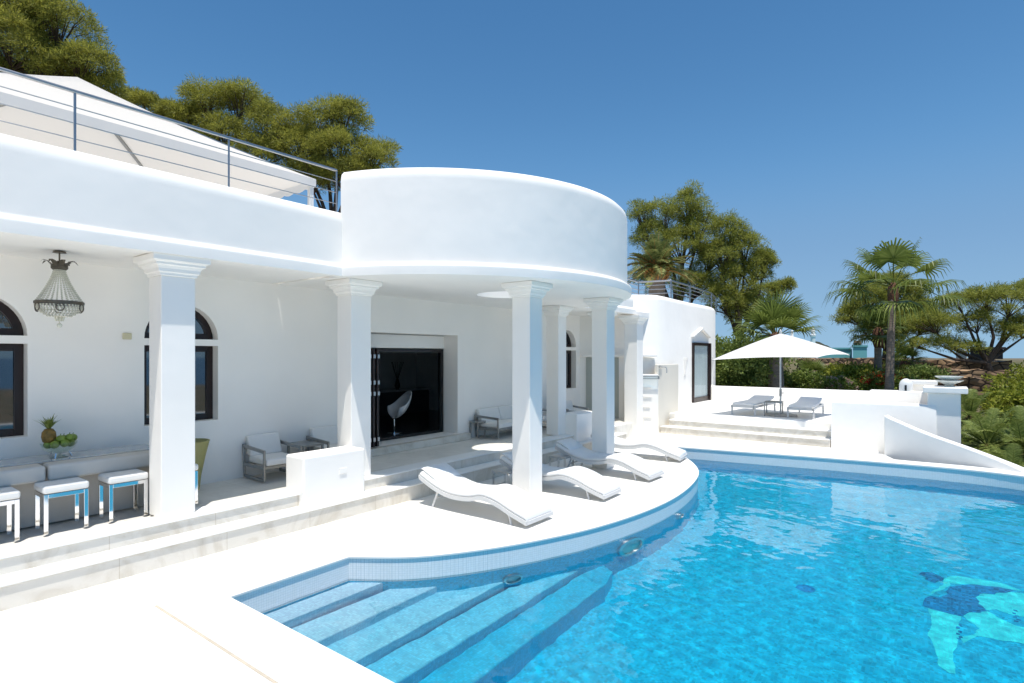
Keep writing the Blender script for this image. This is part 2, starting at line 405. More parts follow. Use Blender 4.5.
def offset(poly, d):
    n = len(poly); out = []
    A = sum(poly[i][0]*poly[(i+1) % n][1] - poly[(i+1) % n][0]*poly[i][1] for i in range(n))
    sgn = 1 if A > 0 else -1
    for i in range(n):
        a, b, c = Vector(poly[i-1]), Vector(poly[i]), Vector(poly[(i+1) % n])
        t1 = (b - a).normalized(); t2 = (c - b).normalized()
        n1 = Vector((t1.y, -t1.x)) * sgn; n2 = Vector((t2.y, -t2.x)) * sgn
        m = n1 + n2
        m = m / max(.35, m.dot(n1)) if m.length > 1e-6 else n1
        out.append(tuple(b + m * d))
    return out

WALLP = offset(POOL, .014)                    # pool wall, 3 cm back under the coping
outer = [(-7, -8.5), (2.4, -8.5)] + [p for p in offset(POOL, .42)[::-1] if False] 
OUT = offset(POOL, .45)
# deck: everything round the pool
deck_outer = [(-7, 9.0), (-7, -8.5), (2.3, -8.5)]
deck_outer += [p for p in OUT[::-1] if p[1] < 0.0 and p[0] > 2.6]
deck_outer += [(14.45, .9), (16.2, 1.6), (16.2, 9.0)]
mb = MB().slab_holes(deck_outer, [POOL], -.022, 0.0)
mb.build('pool_deck', M['deck'], kind='structure', bevel=.008)
# coping strip along the near end, a slab of its own outside the joint
mb = MB().box(2.085, 2.555, -6.4, 5.50, .0, .006)
mb.build('pool_coping', M['coping'], kind='structure', bevel=.003)
MB().box(2.062, 2.083, -6.4, 5.52, .0005, .0045).build('deck_joint_strip', M['joint'], kind='structure')
# far coping, slightly proud
i0 = [i for i, p in enumerate(POOL) if p == (13.2, 5.2)][0]
fp = POOL[i0:i0 + 36]; fo = OUT[i0:i0 + 36]
MB().prism([(p[0], p[1]) for p in fp] + fo[::-1], .0, .012).build('pool_edge_coping', M['coping'], kind='structure', bevel=.006)
# basin
FLOOR = -1.45
n = len(WALLP)
mb = MB()
band = MB()
for i in range(n):
    a, b = WALLP[i], WALLP[(i+1) % n]
    band.add([(a[0], a[1], -.30), (b[0], b[1], -.30), (b[0], b[1], -.023), (a[0], a[1], -.023)], [(0, 1, 2, 3)])
    mb.add([(a[0], a[1], FLOOR-.02), (b[0], b[1], FLOOR-.02), (b[0], b[1], -.30), (a[0], a[1], -.30)], [(0, 1, 2, 3)])
tri = geometry.tessellate_polygon([[Vector((p[0], p[1], 0)) for p in WALLP]])
mb.add([(p[0], p[1], FLOOR) for p in WALLP], [tuple(t) for t in tri])
basin = mb.build('pool_basin', M['tile_pool'], kind='structure')
band.build('waterline_tiles', M['tile_pale'], kind='structure')
# outside retaining wall of the basin
mb = MB(); o2 = offset(POOL, .40)
for i in range(n):
    a, b = o2[i], o2[(i+1) % n]
    if min(a[1], b[1]) < 1.5 and max(a[0], b[0]) > 3: mb.add([(a[0], a[1], -3.2), (b[0], b[1], -3.2), (b[0], b[1], -.023), (a[0], a[1], -.023)], [(0, 1, 2, 3)])
mb.build('basin_outer_wall', M['stucco'], kind='structure')
# entry steps under water along the house side
prev = 5.23
def arc_x(y):
    for (a, b) in zip(arc[:-1], arc[1:]):
        if a[1] >= y >= b[1]: return a[0] + (b[0]-a[0])*(y-a[1])/(b[1]-a[1])
    return None
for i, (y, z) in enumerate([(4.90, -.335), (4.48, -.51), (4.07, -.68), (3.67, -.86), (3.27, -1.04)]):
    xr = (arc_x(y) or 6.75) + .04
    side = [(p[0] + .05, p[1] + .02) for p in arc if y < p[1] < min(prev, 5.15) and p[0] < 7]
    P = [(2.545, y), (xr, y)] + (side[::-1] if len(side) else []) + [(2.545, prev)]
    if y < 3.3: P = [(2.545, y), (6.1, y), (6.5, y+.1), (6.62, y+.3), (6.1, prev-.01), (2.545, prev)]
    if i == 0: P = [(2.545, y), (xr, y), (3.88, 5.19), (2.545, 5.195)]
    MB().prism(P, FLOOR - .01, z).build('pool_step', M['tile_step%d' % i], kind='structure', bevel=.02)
    prev = y
# water body: real surface with small waves, clear; depth tint sits in the step tiles
WZ = -.25
def wave(x, y):
    z = 0
    for (kx, ky, a, ph) in WAVES: z += a * math.sin(kx*x + ky*y + ph)
    return z
WAVES = []; WAMP = .0008
wr = random.Random(3)
for i in range(52):
    lam = .125 * (1.9 ** (2.6*wr.random()**1.5)); th = wr.gauss(.9, 1.0); k = 2*PI/lam
    WAVES.append((k*math.cos(th), k*math.sin(th), WAMP * lam ** .9 / 1.0 * wr.uniform(.5, 1.1), wr.uniform(0, 6.28)))
def inside(p, poly):
    c = False; j = len(poly) - 1
    for i in range(len(poly)):
        if (poly[i][1] > p[1]) != (poly[j][1] > p[1]) and p[0] < (poly[j][0]-poly[i][0])*(p[1]-poly[i][1])/(poly[j][1]-poly[i][1]) + poly[i][0]: c = not c
        j = i
    return c
X0, X1, Y0, Y1 = 2.3, 14.25, -6.8, 5.6
gs = .04
nx, ny = int((X1-X0)/gs)+1, int((Y1-Y0)/gs)+1
gx = np.linspace(X0, X1, nx); gy = np.linspace(Y0, Y1, ny)
GX, GY = np.meshgrid(gx, gy)
Z = np.zeros_like(GX)
for (kx, ky, a, ph) in WAVES: Z += a*np.sin(kx*GX+ky*GY+ph)
BIG = offset(POOL, .16)
# keep only grid cells inside the slightly enlarged outline
PX = np.array([p[0] for p in BIG]); PY = np.array([p[1] for p in BIG])
ins = np.zeros(GX.shape, bool); j = len(BIG)-1
for i in range(len(BIG)):
    cond = (PY[i] > GY) != (PY[j] > GY)
    dy = PY[j]-PY[i]
    xi = (PX[j]-PX[i])*(GY-PY[i])/(dy if abs(dy) > 1e-9 else 1e-9)+PX[i]
    ins ^= cond & (GX < xi); j = i
vid = np.arange(nx*ny).reshape(ny, nx)
cell = ins[:-1, :-1] & ins[1:, :-1] & ins[:-1, 1:] & ins[1:, 1:]
ci, cj = np.where(cell)
top = np.stack([vid[ci, cj], vid[ci, cj+1], vid[ci+1, cj+1], vid[ci+1, cj]], 1)
V = np.stack([GX, GY, WZ+Z], -1).reshape(-1, 3)
used = np.zeros(len(V), bool); used[top.reshape(-1)] = True
remap = -np.ones(len(V), int); remap[used] = np.arange(used.sum())
V = V[used]; top = remap[top]
me = bpy.data.meshes.new('pool_water')
edges = {}
for f in top.tolist():
    for a, b in ((f[0], f[1]), (f[1], f[2]), (f[2], f[3]), (f[3], f[0])): edges[(a, b)] = 1
bound = [(a, b) for (a, b) in edges if (b, a) not in edges]
nv = len(V); bset = sorted({v for e in bound for v in e}); bmap = {v: nv+i for i, v in enumerate(bset)}
V2 = [(V[v][0], V[v][1], FLOOR-.25) for v in bset]
faces = top.tolist() + [(b, a, bmap[a], bmap[b]) for (a, b) in bound]
# bottom cap from the boundary loop
nxt = {a: b for a, b in bound}
loops = []; seen = set()
for s0 in list(nxt):
    if s0 in seen: continue
    lp = []; c = s0
    while c not in seen: seen.add(c); lp.append(c); c = nxt[c]
    loops.append(lp)
lp = max(loops, key=len)
tri = geometry.tessellate_polygon([[Vector((V[v][0], V[v][1], 0)) for v in lp]])
faces += [tuple(bmap[lp[i]] for i in t)[::-1] for t in tri]
me.from_pydata([tuple(v) for v in V.tolist()] + V2, [], faces)
bm = bmesh.new(); bm.from_mesh(me); bmesh.ops.recalc_face_normals(bm, faces=bm.faces); bm.to_mesh(me); bm.free()
me.polygons.foreach_set('use_smooth', [True]*len(me.polygons)); me.set_sharp_from_angle(angle=math.radians(50))
water = bpy.data.objects.new('pool_water', me); C.objects.link(water); water['kind'] = 'structure'
def water_mat():
    m, nt, out = nodes('pool_water')
    g = N(nt, 'ShaderNodeBsdfGlass', IOR=1.33, Roughness=0.0)
    g.inputs['Color'].default_value = (1, 1, 1, 1)
    tc = N(nt, 'ShaderNodeTexCoord')
    L(nt, g.outputs[0], out.inputs['Surface'])
    return m
me.materials.append(water_mat())
water.cycles.is_caustics_caster = True
CAUSTIC_RECEIVERS = ['pool_basin', 'pool_step', 'waterline_tiles']

# killer-whale-like sea creature laid in mosaic on the pool floor
crea = thing('pool_mosaic', 'mosaic sea creature with dark blue body and turquoise fins laid on the pool floor', 'mosaic', (8.3, 0, FLOOR))
def inlay(name, P, z, m):
    mb = MB(); k = len(P)
    t = geometry.tessellate_polygon([[Vector((p[0], p[1], 0)) for p in P]])
    mb.add([(p[0], p[1], z) for p in P], [tuple(q) for q in t]); return mb.build(name, m, crea)
dk2 = [(8.08,.25),(8.31,.21),(8.39,.15),(8.41,.07),(8.58,0),(8.66,.03),(8.83,-.02),(8.97,-.14),(9.06,-.25),(9.06,-.38),(9.09,-.53),(9.13,-.66),(9.03,-.58),(8.88,-.43),(8.82,-.34),(8.66,-.26),(8.54,-.28),(8.43,-.27),(8.27,-.35),(8.18,-.21),(8.01,-.12),(8.0,-.04),(8.02,.07),(8.02,.16)]
inlay('body', dk2, FLOOR+.008, M['tile_dark'])
inlay('fluke', [(9.04,.3),(9.17,.25),(9.21,.17),(9.09,.04),(8.95,.07),(8.89,.12),(8.94,.21)], FLOOR+.008, M['tile_dark'])
inlay('belly', [(9.07,.05),(9.22,-.06),(9.31,-.3),(9.31,-.5),(9.25,-.66),(9.19,-.73),(9.16,-.70),(9.10,-.50),(9.06,-.2),(8.93,-.04),(8.6,.1),(8.35,.21),(8.61,.13),(8.86,.05)], FLOOR+.004, M['tile_cyan'])
inlay('fin', [(8.66,-.22),(8.8,-.34),(9.02,-.58),(9.12,-.8),(8.42,-1.1),(8.37,-.58),(8.39,-.45),(8.31,-.35),(8.43,-.25),(8.54,-.27)], FLOOR+.005, M['tile_cyan'])
inlay('fin', [(8.06,.19),(8.06,.07),(8.03,-.04),(8.04,-.13),(7.79,-.1),(7.54,-.1),(7.34,-.07),(7.12,-.05),(6.68,-.05),(6.66,0),(6.73,.06),(6.93,.1),(7.21,.13),(7.31,.17),(7.62,.14)], FLOOR+.005, M['tile_cyan'])
inlay('fin', [(8.04,-.15),(8.19,-.19),(8.29,-.33),(8.2,-.46),(8.07,-.58),(8.0,-.9),(7.71,-1.0),(7.66,-.53),(7.64,-.41),(7.6,-.24),(7.33,-.11),(7.5,-.1),(7.65,-.23),(7.8,-.27),(7.9,-.2)], FLOOR+.006, M['tile_cyan'])
for (xa, ya) in [(7.75, -.12), (8.5, -.62)]:
    for k in range(6):
        mb = MB().add([(xa-.06*k, ya+.02*(k % 2), FLOOR+.011), (xa-.06*k-.035, ya+.02*(k % 2), FLOOR+.011), (xa-.06*k-.035, ya+.02*(k % 2)+.03, FLOOR+.011), (xa-.06*k, ya+.02*(k % 2)+.03, FLOOR+.011)], [(0, 1, 2, 3)])
        mb.build('stripe', M['tile_dark'], crea)
tag(MB().lathe([(.11, 0), (.11, .012), (.08, .02), (.001, .02)], (7.8, 1.4, FLOOR), 20).build('pool_drain', M['tile_drain']), 'small round dark drain cover in the middle of the pool floor', 'drain')

# underwater portholes on the curved wall
def arc_point(x):
    for a, b in zip(arc[:-1], arc[1:]):
        if a[0] <= x <= b[0]:
            t = (x-a[0])/(b[0]-a[0]); return (x, a[1]+(b[1]-a[1])*t), math.atan2(b[1]-a[1], b[0]-a[0])
def porthole(name, x, z, r, label, cat, glassm):
    (px, py), ang = arc_point(x)
    nx_, ny_ = math.sin(ang), -math.cos(ang)            # into the pool
    t = thing(name, label, cat, (px + nx_*-.02, py - .0 + ny_*-.02, z), ang)
    ring = MB(); k = 28; vs = []
    for i in range(k):
        a = 2*PI*i/k
        for rr, d in ((r*1.22, .0), (r*1.22, -.045), (r*.98, -.055), (r*.95, .0)):
            vs.append((rr*math.cos(a), d, rr*math.sin(a)))
    fs = [(i*4+j, ((i+1) % k)*4+j, ((i+1) % k)*4+j+1, i*4+j+1) for i in range(k) for j in range(3)]
    ring.add(vs, fs); ring.build('ring', M['steel'], t, smooth=50, local=True)
    g = MB(); g.add([(r*.97*math.cos(2*PI*i/k), -.02, r*.97*math.sin(2*PI*i/k)) for i in range(k)], [tuple(range(k))])
    g.build('glass', glassm, t, local=True)
    return t
M['porthole'] = mat('turquoise_porthole_glass', (.30, .70, .66), .1, var=.1)
porthole('porthole_window', 7.15, -.72, .24, 'large round underwater porthole with steel ring in the curved pool wall', 'porthole', M['porthole'])
porthole('pool_light', 5.25, -.62, .10, 'small round underwater light in the curved wall beside the entry steps', 'pool light', M['lamp'])
porthole('pool_light', 8.75, -.55, .10, 'small round underwater light in the curved wall right of the large porthole', 'pool light', M['lamp'])

# ================================================================== PATIO FLOOR AND STEPS
HP, H1 = .375, .21
MB().box(-7, 16.1, 6.76, 8.9, -.05, HP).build('patio_floor', M['patio'], kind='structure', bevel=.012)
MB().box(-7, 13.2, 6.72, 6.7605, H1, HP-.003).build('step_riser', M['step'], kind='structure', bevel=.006)
MB().box(-7, 13.2, 6.45, 6.757, -.05, H1).build('patio_step', M['step'], kind='structure', bevel=.012)
MB().box(-7, 13.2, 6.432, 6.752, H1+.0005, H1+.022).build('step_nosing', M['coping'], kind='structure', bevel=.008)
MB().box(-7, 13.2, 6.702, 7.05, HP+.0005, HP+.022).build('patio_nosing', M['coping'], kind='structure', bevel=.008)
HP += .022

# ================================================================== VILLA
villa = thing('villa', 'white villa with columned loggia and drum-shaped rounded canopy beside the pool', 'villa')
CX, CY, RD = 8.2, 7.8, 3.42
YW = 8.35
def rect(x0, x1, z0, z1): return [(x0, z0), (x1, z0), (x1, z1), (x0, z1)]
def arch(x0, x1, z0):
    c = (x0+x1)/2; r = (x1-x0)/2
    return [(c + r*math.cos(PI*i/20), z0 + r*math.sin(PI*i/20)) for i in range(21)][::-1]
wins = [(.87, 1.81), (3.0, 3.95), (12.96, 13.9)]
holes = []
for a, b in wins: holes += [rect(a, b, 1.27, 2.33), arch(a, b, 2.42)]
holes.append(rect(6.45, 9.0, HP+.12, 2.62))
MB().wall_holes(rect(-6.5, 14.15, -.2, 3.4), holes, YW, .42).build('wall', M['stucco'], villa)
for a, b in wins:
    f = MB(); y = YW+.16; w = .085
    f.box(a, a+w, y, y+.07, 1.27, 2.33); f.box(b-w, b, y, y+.07, 1.27, 2.33)
    f.box(a+w, b-w, y, y+.07, 1.27, 1.27+w); f.box(a+w, b-w, y, y+.07, 2.33-w, 2.33)
    c = (a+b)/2; f.box(c-.045, c+.045, y+.002, y+.068, 1.27+w, 2.33-w)
    fo = f.build('window', M['frame'], villa, bevel=.006)
    MB().box(a+.03, b-.03, y+.03, y+.04, 1.29, 2.31).build('pane', M['pane_dark'], fo)
    MB().box(a-.0, b+.0, y-.01, YW+.5, 1.2, 1.266).build('sill', M['stucco'], fo)
    r = (b-a)/2; A = MB(); k = 20; vs = []
    for i in range(k+1):
        q = PI*i/k
        for rr, yy in ((r, y), (r-w, y), (r-w, y+.07), (r, y+.07)): vs.append((c+rr*math.cos(q), yy, 2.42+rr*math.sin(q)))
    A.add(vs, [(i*4+j, (i+1)*4+j, (i+1)*4+(j+1) % 4, i*4+(j+1) % 4) for i in range(k) for j in range(4)])
    A.box(a, b, y-.001, y+.069, 2.415, 2.42+w)
    ao = A.build('arched_window', M['frame'], villa)
    P = arch(a+.02, b-.02, 2.43)
    MB().add([(p[0], y+.035, p[1]) for p in P], [tuple(range(len(P)))]).build('pane', M['pane_dark'], ao)

def column(x0, x1, y0, y1, z0, z1=3.30, label=None):
    zc = z1 - .22
    mb = MB().box(x0, x1, y0, y1, z0, zc)
    o = mb.build('column', M['stucco'], villa, bevel=.012, smooth=40)
    if label: o['label'] = label
    prof = [(0.0, zc-.002), (.014, zc), (.018, zc+.03), (.036, zc+.04), (.04, zc+.075), (.058, zc+.105), (.08, zc+.115), (.08, zc+.14), (.118, zc+.158), (.122, zc+.22)]
    cap = MB(); vs = []; k = len(prof)
    for o_, z in prof: vs += [(x0-o_, y0-o_, z), (x1+o_, y0-o_, z), (x1+o_, y1+o_, z), (x0-o_, y1+o_, z)]
    cap.add(vs, [(i*4+j, i*4+(j+1) % 4, (i+1)*4+(j+1) % 4, (i+1)*4+j) for i in range(k-1) for j in range(4)] + [(0, 3, 2, 1), tuple((k-1)*4+j for j in range(4))])
    cap.build('capital', M['stucco'], o, bevel=.005)
    return o
column(2.63, 2.99, 6.86, 7.19, HP)
column(5.17, 5.53, 6.90, 7.24, HP)
column(6.97, 7.30, 4.99, 5.33, .0)
column(9.83, 10.16, 5.22, 5.55, .0)
column(10.75, 11.09, 6.92, 7.24, HP)
column(12.92, 13.26, 6.92, 7.24, HP)
column(14.18, 14.56, 6.62, 7.0, -.1, 3.26)
column(-3.0, -2.64, 6.86, 7.19, HP)
lw = MB().box(4.22, 5.20, 6.62, 7.05, -.0, .87).build('low_wall', M['stucco'], villa, bevel=.03, seg=3, smooth=40)
MB().box(4.76, 4.88, 6.606, 6.617, .57, .65).build('vent_cover', M['stucco'], lw, bevel=.01)
MB().box(11.06, 11.95, 6.62, 7.05, .0, .87).build('low_wall', M['stucco'], villa, bevel=.03, seg=3, smooth=40)

# parapets and canopy
zb = 3.30
prof = [(-.08, zb+.003), (.08, zb), (.081, zb+.02), (.081, zb+.11), (.08, zb+.125), (.068, zb+.142), (.035, zb+.156), (.01, zb+.168), (.0, zb+.185), (.0, zb+.20), (.0, 4.06), (-.002, 4.10), (-.02, 4.17), (-.07, 4.22), (-.14, 4.225), (-.2, 4.19), (-.23, 4.12), (-.23, 3.5)]
yp = 6.79
xs = np.linspace(-6.5, 5.05, 30)
MB().sweep([(x, yp) for x in xs], [(0, -1)]*len(xs), prof).build('parapet', M['stucco'], villa, smooth=60)
prof2 = [(o, z if z < 3.6 else z - .42) for o, z in prof]
xs = np.linspace(11.3, 14.3, 10)
MB().sweep([(x, yp) for x in xs], [(0, -1)]*len(xs), prof2).build('parapet', M['stucco'], villa, smooth=60)
dz = 4.80 - 4.22
prof3 = [(o, z if z < 3.6 else z + dz) for o, z in prof]
k = 96
pa = [(CX + RD*math.cos(2*PI*i/k), CY + RD*math.sin(2*PI*i/k)) for i in range(k)]
na = [(math.cos(2*PI*i/k), math.sin(2*PI*i/k)) for i in range(k)]
# the drum only stands out in front: keep the arc forward of the facade
lo, hi = math.radians(168), math.radians(372)
aa = np.linspace(math.radians(196.8), math.radians(343.2), 90)
MB().sweep([(CX+RD*math.cos(a), CY+RD*math.sin(a)) for a in aa], [(math.cos(a), math.sin(a)) for a in aa], prof3).build('curved_parapet', M['stucco'], villa, smooth=60)
# ceilings with the round oculus
HX, HY, HR = 8.28, 6.42, .58
disc = [(CX+(RD-.03)*math.cos(a), CY+(RD-.03)*math.sin(a)) for a in np.linspace(lo, hi, 64)] 
disc += [(CX+(RD-.03)*math.cos(hi), YW+.0), (CX+(RD-.03)*math.cos(lo), YW+.0)]
hole = [(HX+HR*math.cos(2*PI*i/40), HY+HR*math.sin(2*PI*i/40)) for i in range(40)]
MB().slab_holes(disc, [hole], zb+.005, 3.62).build('ceiling', M['stucco'], villa, smooth=30)
MB().box(-6.5, 4.78, 6.82, 8.80, zb+.010, 3.6).build('ceiling', M['stucco'], villa)
MB().box(11.62, 16.0, 6.82, 8.80, zb+.010, 3.4).build('ceiling', M['stucco'], villa)
# roof terrace floor behind
MB().box(-6.5, 14.1, 8.352, 13.5, 3.42, 3.6).build('roof', M['stucco'], villa)
# recessed sliding-folding door
dy = YW+.42
f = MB()
x0, x1, z0, z1 = 6.45, 9.0, HP+.12, 2.62
f.box(x0, x1, dy-.02, dy+.08, z1-.28, z1-.012)          # box over the door
f.build('door_header', M['stucco'], villa, bevel=.01)
fr = MB(); zt = z1-.30
fr.box(x0+.02, x1-.02, dy+.0, dy+.08, zt-.07, zt); fr.box(x1-.09, x1-.02, dy, dy+.08, z0+.05, zt-.07); fr.box(x0+.02, x1-.02, dy, dy+.08, z0+.005, z0+.05)
fr.build('door_frame', M['frame_dark'], villa, bevel=.004)
MB().box(x0-.3, x1+.25, YW-.16, dy+.1, HP-.02, HP+.115).build('door_step', M['step'], villa, bevel=.01)
for i in range(3):
    xx = 6.53 + i*.095
    p = MB(); w = .055
    ya, yb = dy-.55, dy-.025
    p.box(xx, xx+.05, ya, ya+.08, z0+.02, zt); p.box(xx, xx+.05, yb-.08, yb, z0+.02, zt)
    p.box(xx, xx+.05, ya+.08, yb-.08, z0+.02, z0+.16); p.box(xx, xx+.05, ya+.08, yb-.08, zt-.09, zt)
    d = p.build('door_panel', M['frame'], villa, bevel=.004)
    MB().box(xx+.02, xx+.03, ya+.07, yb-.07, z0+.15, zt-.08).build('pane', M['pane'], d)
    for zz in (z0+.12, z0+.95, z0+1.15, zt-.18): MB().box(xx+.01, xx+.055, ya-.012, ya-.001, zz, zz+.07).build('hinge', M['steel'], d)
# dim room behind the door
r = MB(); y0, y1 = dy+.1, dy+4.6
r.add([(3.5,y1,HP),(12.5,y1,HP),(12.5,y1,3.2),(3.5,y1,3.2)], [(0,1,2,3)])
r.add([(12.5,y0,HP),(12.5,y1,HP),(12.5,y1,3.2),(12.5,y0,3.2)], [(0,1,2,3)])
r.add([(3.5,y0,HP),(3.5,y1,HP),(3.5,y1,3.2),(3.5,y0,3.2)], [(0,1,2,3)])
r.add([(3.5,y0,3.2),(12.5,y0,3.2),(12.5,y1,3.2),(3.5,y1,3.2)], [(0,1,2,3)])
r.add([(3.5,y0,HP),(x0,y0,HP),(x0,y0,3.2),(3.5,y0,3.2)], [(0,1,2,3)]); r.add([(x1,y0,HP),(12.5,y0,HP),(12.5,y0,3.2),(x1,y0,3.2)], [(0,1,2,3)])
r.build('room', M['room'], villa)
MB().box(3.5, 12.5, y0, y1, HP-.05, HP+.10).build('room_floor', M['roomfloor'], villa)

# alcove wall at the end of the loggia
end = [(14.1, YW+.5), (14.1, YW), (14.9, 7.35), (15.5, 6.72), (15.75, 6.62), (16.3, 6.62), (17.5, 6.68), (18.6, 6.72), (20.6, 6.72), (21.15, 6.78), (21.4, 7.05), (21.5, 7.6), (24.5, 8.2), (24.5, 13), (14.1, 13)]
wing = thing('villa_wing', 'rounded white side wing with narrow glass door behind the terrace steps', 'building')
def rounded_top(poly, z0, z1, r, name, m, parent):
    mb = MB(); rings = [(0, z0), (0, z1-r), (-.3*r, z1-.35*r), (-.8*r, z1-.04*r), (-1.3*r, z1)]
    n = len(poly); vs = []
    for d, z in rings:
        q = offset(poly, d) if d else poly
        vs += [(p[0], p[1], z) for p in q]
    fs = [(i*n+j, i*n+(j+1) % n, (i+1)*n+(j+1) % n, (i+1)*n+j) for i in range(len(rings)-1) for j in range(n)]
    t = geometry.tessellate_polygon([[Vector((v[0], v[1], 0)) for v in vs[-n:]]])
    b = (len(rings)-1)*n
    fs += [tuple(i+b for i in q) for q in t]
    mb.add(vs, fs); return mb.build(name, m, parent, smooth=35)
rounded_top(end, -.6, 3.95, .16, 'wall', M['stucco'], wing)
# string ledge at eye level on the loggia end wall, flat sheet below with an opening's shade in its colour
mb = MB()
for (a, b) in (((14.12, 8.30), (14.9, 7.33)), ((14.9, 7.33), (15.5, 6.66))):
    mb.bar((a[0]-.05, a[1]-.04, 2.18), (b[0]-.05, b[1]-.04, 2.18), .16, .07)
mb.build('ledge', M['stucco'], wing, bevel=.01)
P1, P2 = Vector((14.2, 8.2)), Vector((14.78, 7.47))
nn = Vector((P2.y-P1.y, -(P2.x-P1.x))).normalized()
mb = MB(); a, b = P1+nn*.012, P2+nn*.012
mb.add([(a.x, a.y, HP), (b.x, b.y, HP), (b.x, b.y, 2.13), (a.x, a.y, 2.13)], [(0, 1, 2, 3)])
mb.build('painted_recess', mat('recess_shade_tone', (.40, .42, .38), .8, var=.06), wing)
# glass door in the wing, on the slanted face
A, B = Vector((18.55, 6.715)), Vector((20.15, 6.715))
t = (B-A).normalized(); nn = Vector((0, -1))
def onw(s, o, z): p = A + t*s + nn*o; return (p.x, p.y, z)
W_ = (B-A).length
def wbox(mb, s0, s1, o0, o1, z0, z1):
    vs = [onw(s, o, z) for z in (z0, z1) for s, o in ((s0, o0), (s1, o0), (s1, o1), (s0, o1))]
    mb.add(vs, [(0,3,2,1),(4,5,6,7),(0,1,5,4),(1,2,6,5),(2,3,7,6),(3,0,4,7)])
zd0, zd1 = .50, 2.61
mb = MB(); wbox(mb, 0, .07, .0, .07, zd0, zd1); wbox(mb, W_-.12, W_, .0, .12, zd0, zd1); wbox(mb, .07, W_-.12, 0, .07, zd1-.09, zd1); wbox(mb, .07, W_-.12, 0, .07, zd0, zd0+.28)
wd = mb.build('door', M['frame'], wing, bevel=.006)
mb = MB(); wbox(mb, .07, W_-.07, .03, .04, zd0+.28, zd1-.09); mb.build('pane', M['pane_soft'], wd)
mb = MB()
k = 26
for i in range(k):
    s0, s1 = .07+(W_-.14)*i/k, .07+(W_-.14)*(i+1)/k
    a, b = .008+.01*(i % 2), .008+.01*((i+1) % 2)
    mb.add([onw(s0, a, zd0+.28), onw(s1, b, zd0+.28), onw(s1, b, zd1-.09), onw(s0, a, zd1-.09)], [(0, 1, 2, 3)])
mb.build('curtain', M['curtain'], wd)
# small gabled hood above and two wall sconces beside the door
mb = MB(); c = W_/2
mb.add([onw(-.05, .0, 2.86), onw(c, .0, 3.16), onw(W_+.05, .0, 2.86), onw(-.05, .10, 2.83), onw(c, .10, 3.12), onw(W_+.05, .10, 2.83),
        onw(-.05, .10, 2.79), onw(c, .10, 3.07), onw(W_+.05, .10, 2.79), onw(-.05, .0, 2.79), onw(c, .0, 3.07), onw(W_+.05, .0, 2.79)],
       [(0,1,4,3),(1,2,5,4),(3,4,7,6),(4,5,8,7),(6,7,10,9),(7,8,11,10),(0,3,6,9),(2,11,8,5)])
mb.build('hood', M['stucco'], wing, bevel=.008)
for s_ in (-.75, W_+.22):
    mb = MB(); vs = []
    for z, w in ((1.55, .03), (2.05, .11), (2.12, .11)):
        vs += [onw(s_-w*.5, .0, z), onw(s_+w*.5, .0, z), onw(s_+w*.4, w+.02, z), onw(s_-w*.4, w+.02, z)]
    mb.add(vs, [(i*4+j, i*4+(j+1) % 4, (i+1)*4+(j+1) % 4, (i+1)*4+j) for i in range(2) for j in range(4)] + [(0,3,2,1), (8,9,10,11)])
    mb.build('sconce', M['stucco'], wing)
mb = MB(); wbox(mb, -.15, W_+.12, .0, .42, .3, .62-.0); mb.build('doorstep', M['coping'], wing, bevel=.01)

# outdoor shower wall with glass shelf and slots
sh = thing('shower_wall', 'low white shower wall with recessed slots and glass shelf at the loggia end', 'shower', (15.05, 6.75, 0))
A, B = Vector((14.72, 7.15)), Vector((15.12, 6.42))
t = (B-A).normalized(); nn = Vector((t.y, -t.x))
if nn.x > 0: nn = -nn
W_ = (B-A).length
mb = MB(); wbox(mb, 0, W_, -.16, 0, -.02, 1.66); mb.build('wall', M['stucco'], sh, bevel=.02)
for z in (1.28, 1.02, .74, .46):
    mb = MB(); wbox(mb, .06, W_-.16-.1*random.random(), .0, .03, z, z+.035); mb.build('slot_ledge', M['stucco'], sh, bevel=.004)
mb = MB(); wbox(mb, -.02, W_+.02, -.02, .10, 1.60-.04, 1.575); sg = mb.build('glass_shelf', M['pane'], sh)
mb = MB(); wbox(mb, -.02, W_+.02, .09, .105, 1.53, 1.55); wbox(mb, -.02, W_+.02, .09, .105, 1.59, 1.61); wbox(mb, -.02, .01, .0, .1, 1.53, 1.61); wbox(mb, W_-.01, W_+.02, .0, .1, 1.53, 1.61)
mb.build('rail', M['greymetal'], sh)
sp = thing('shower_panel', 'tall warm beige shower panel with small tap beside the steps', 'panel', (15.5, 6.5, 0))
MB().box(15.2, 16.75, 6.47, 6.56, -.02, 1.93).build('panel', M['stucco_warm'], sp, bevel=.02)
MB().tube([(15.35, 6.47, 1.86), (15.35, 6.30, 1.86), (15.35, 6.27, 1.80), (15.35, 6.27, 1.70)], .014).tube([(15.25, 6.44, 1.86), (15.45, 6.44, 1.86)], .02).build('tap', M['steel'], sp, smooth=40)

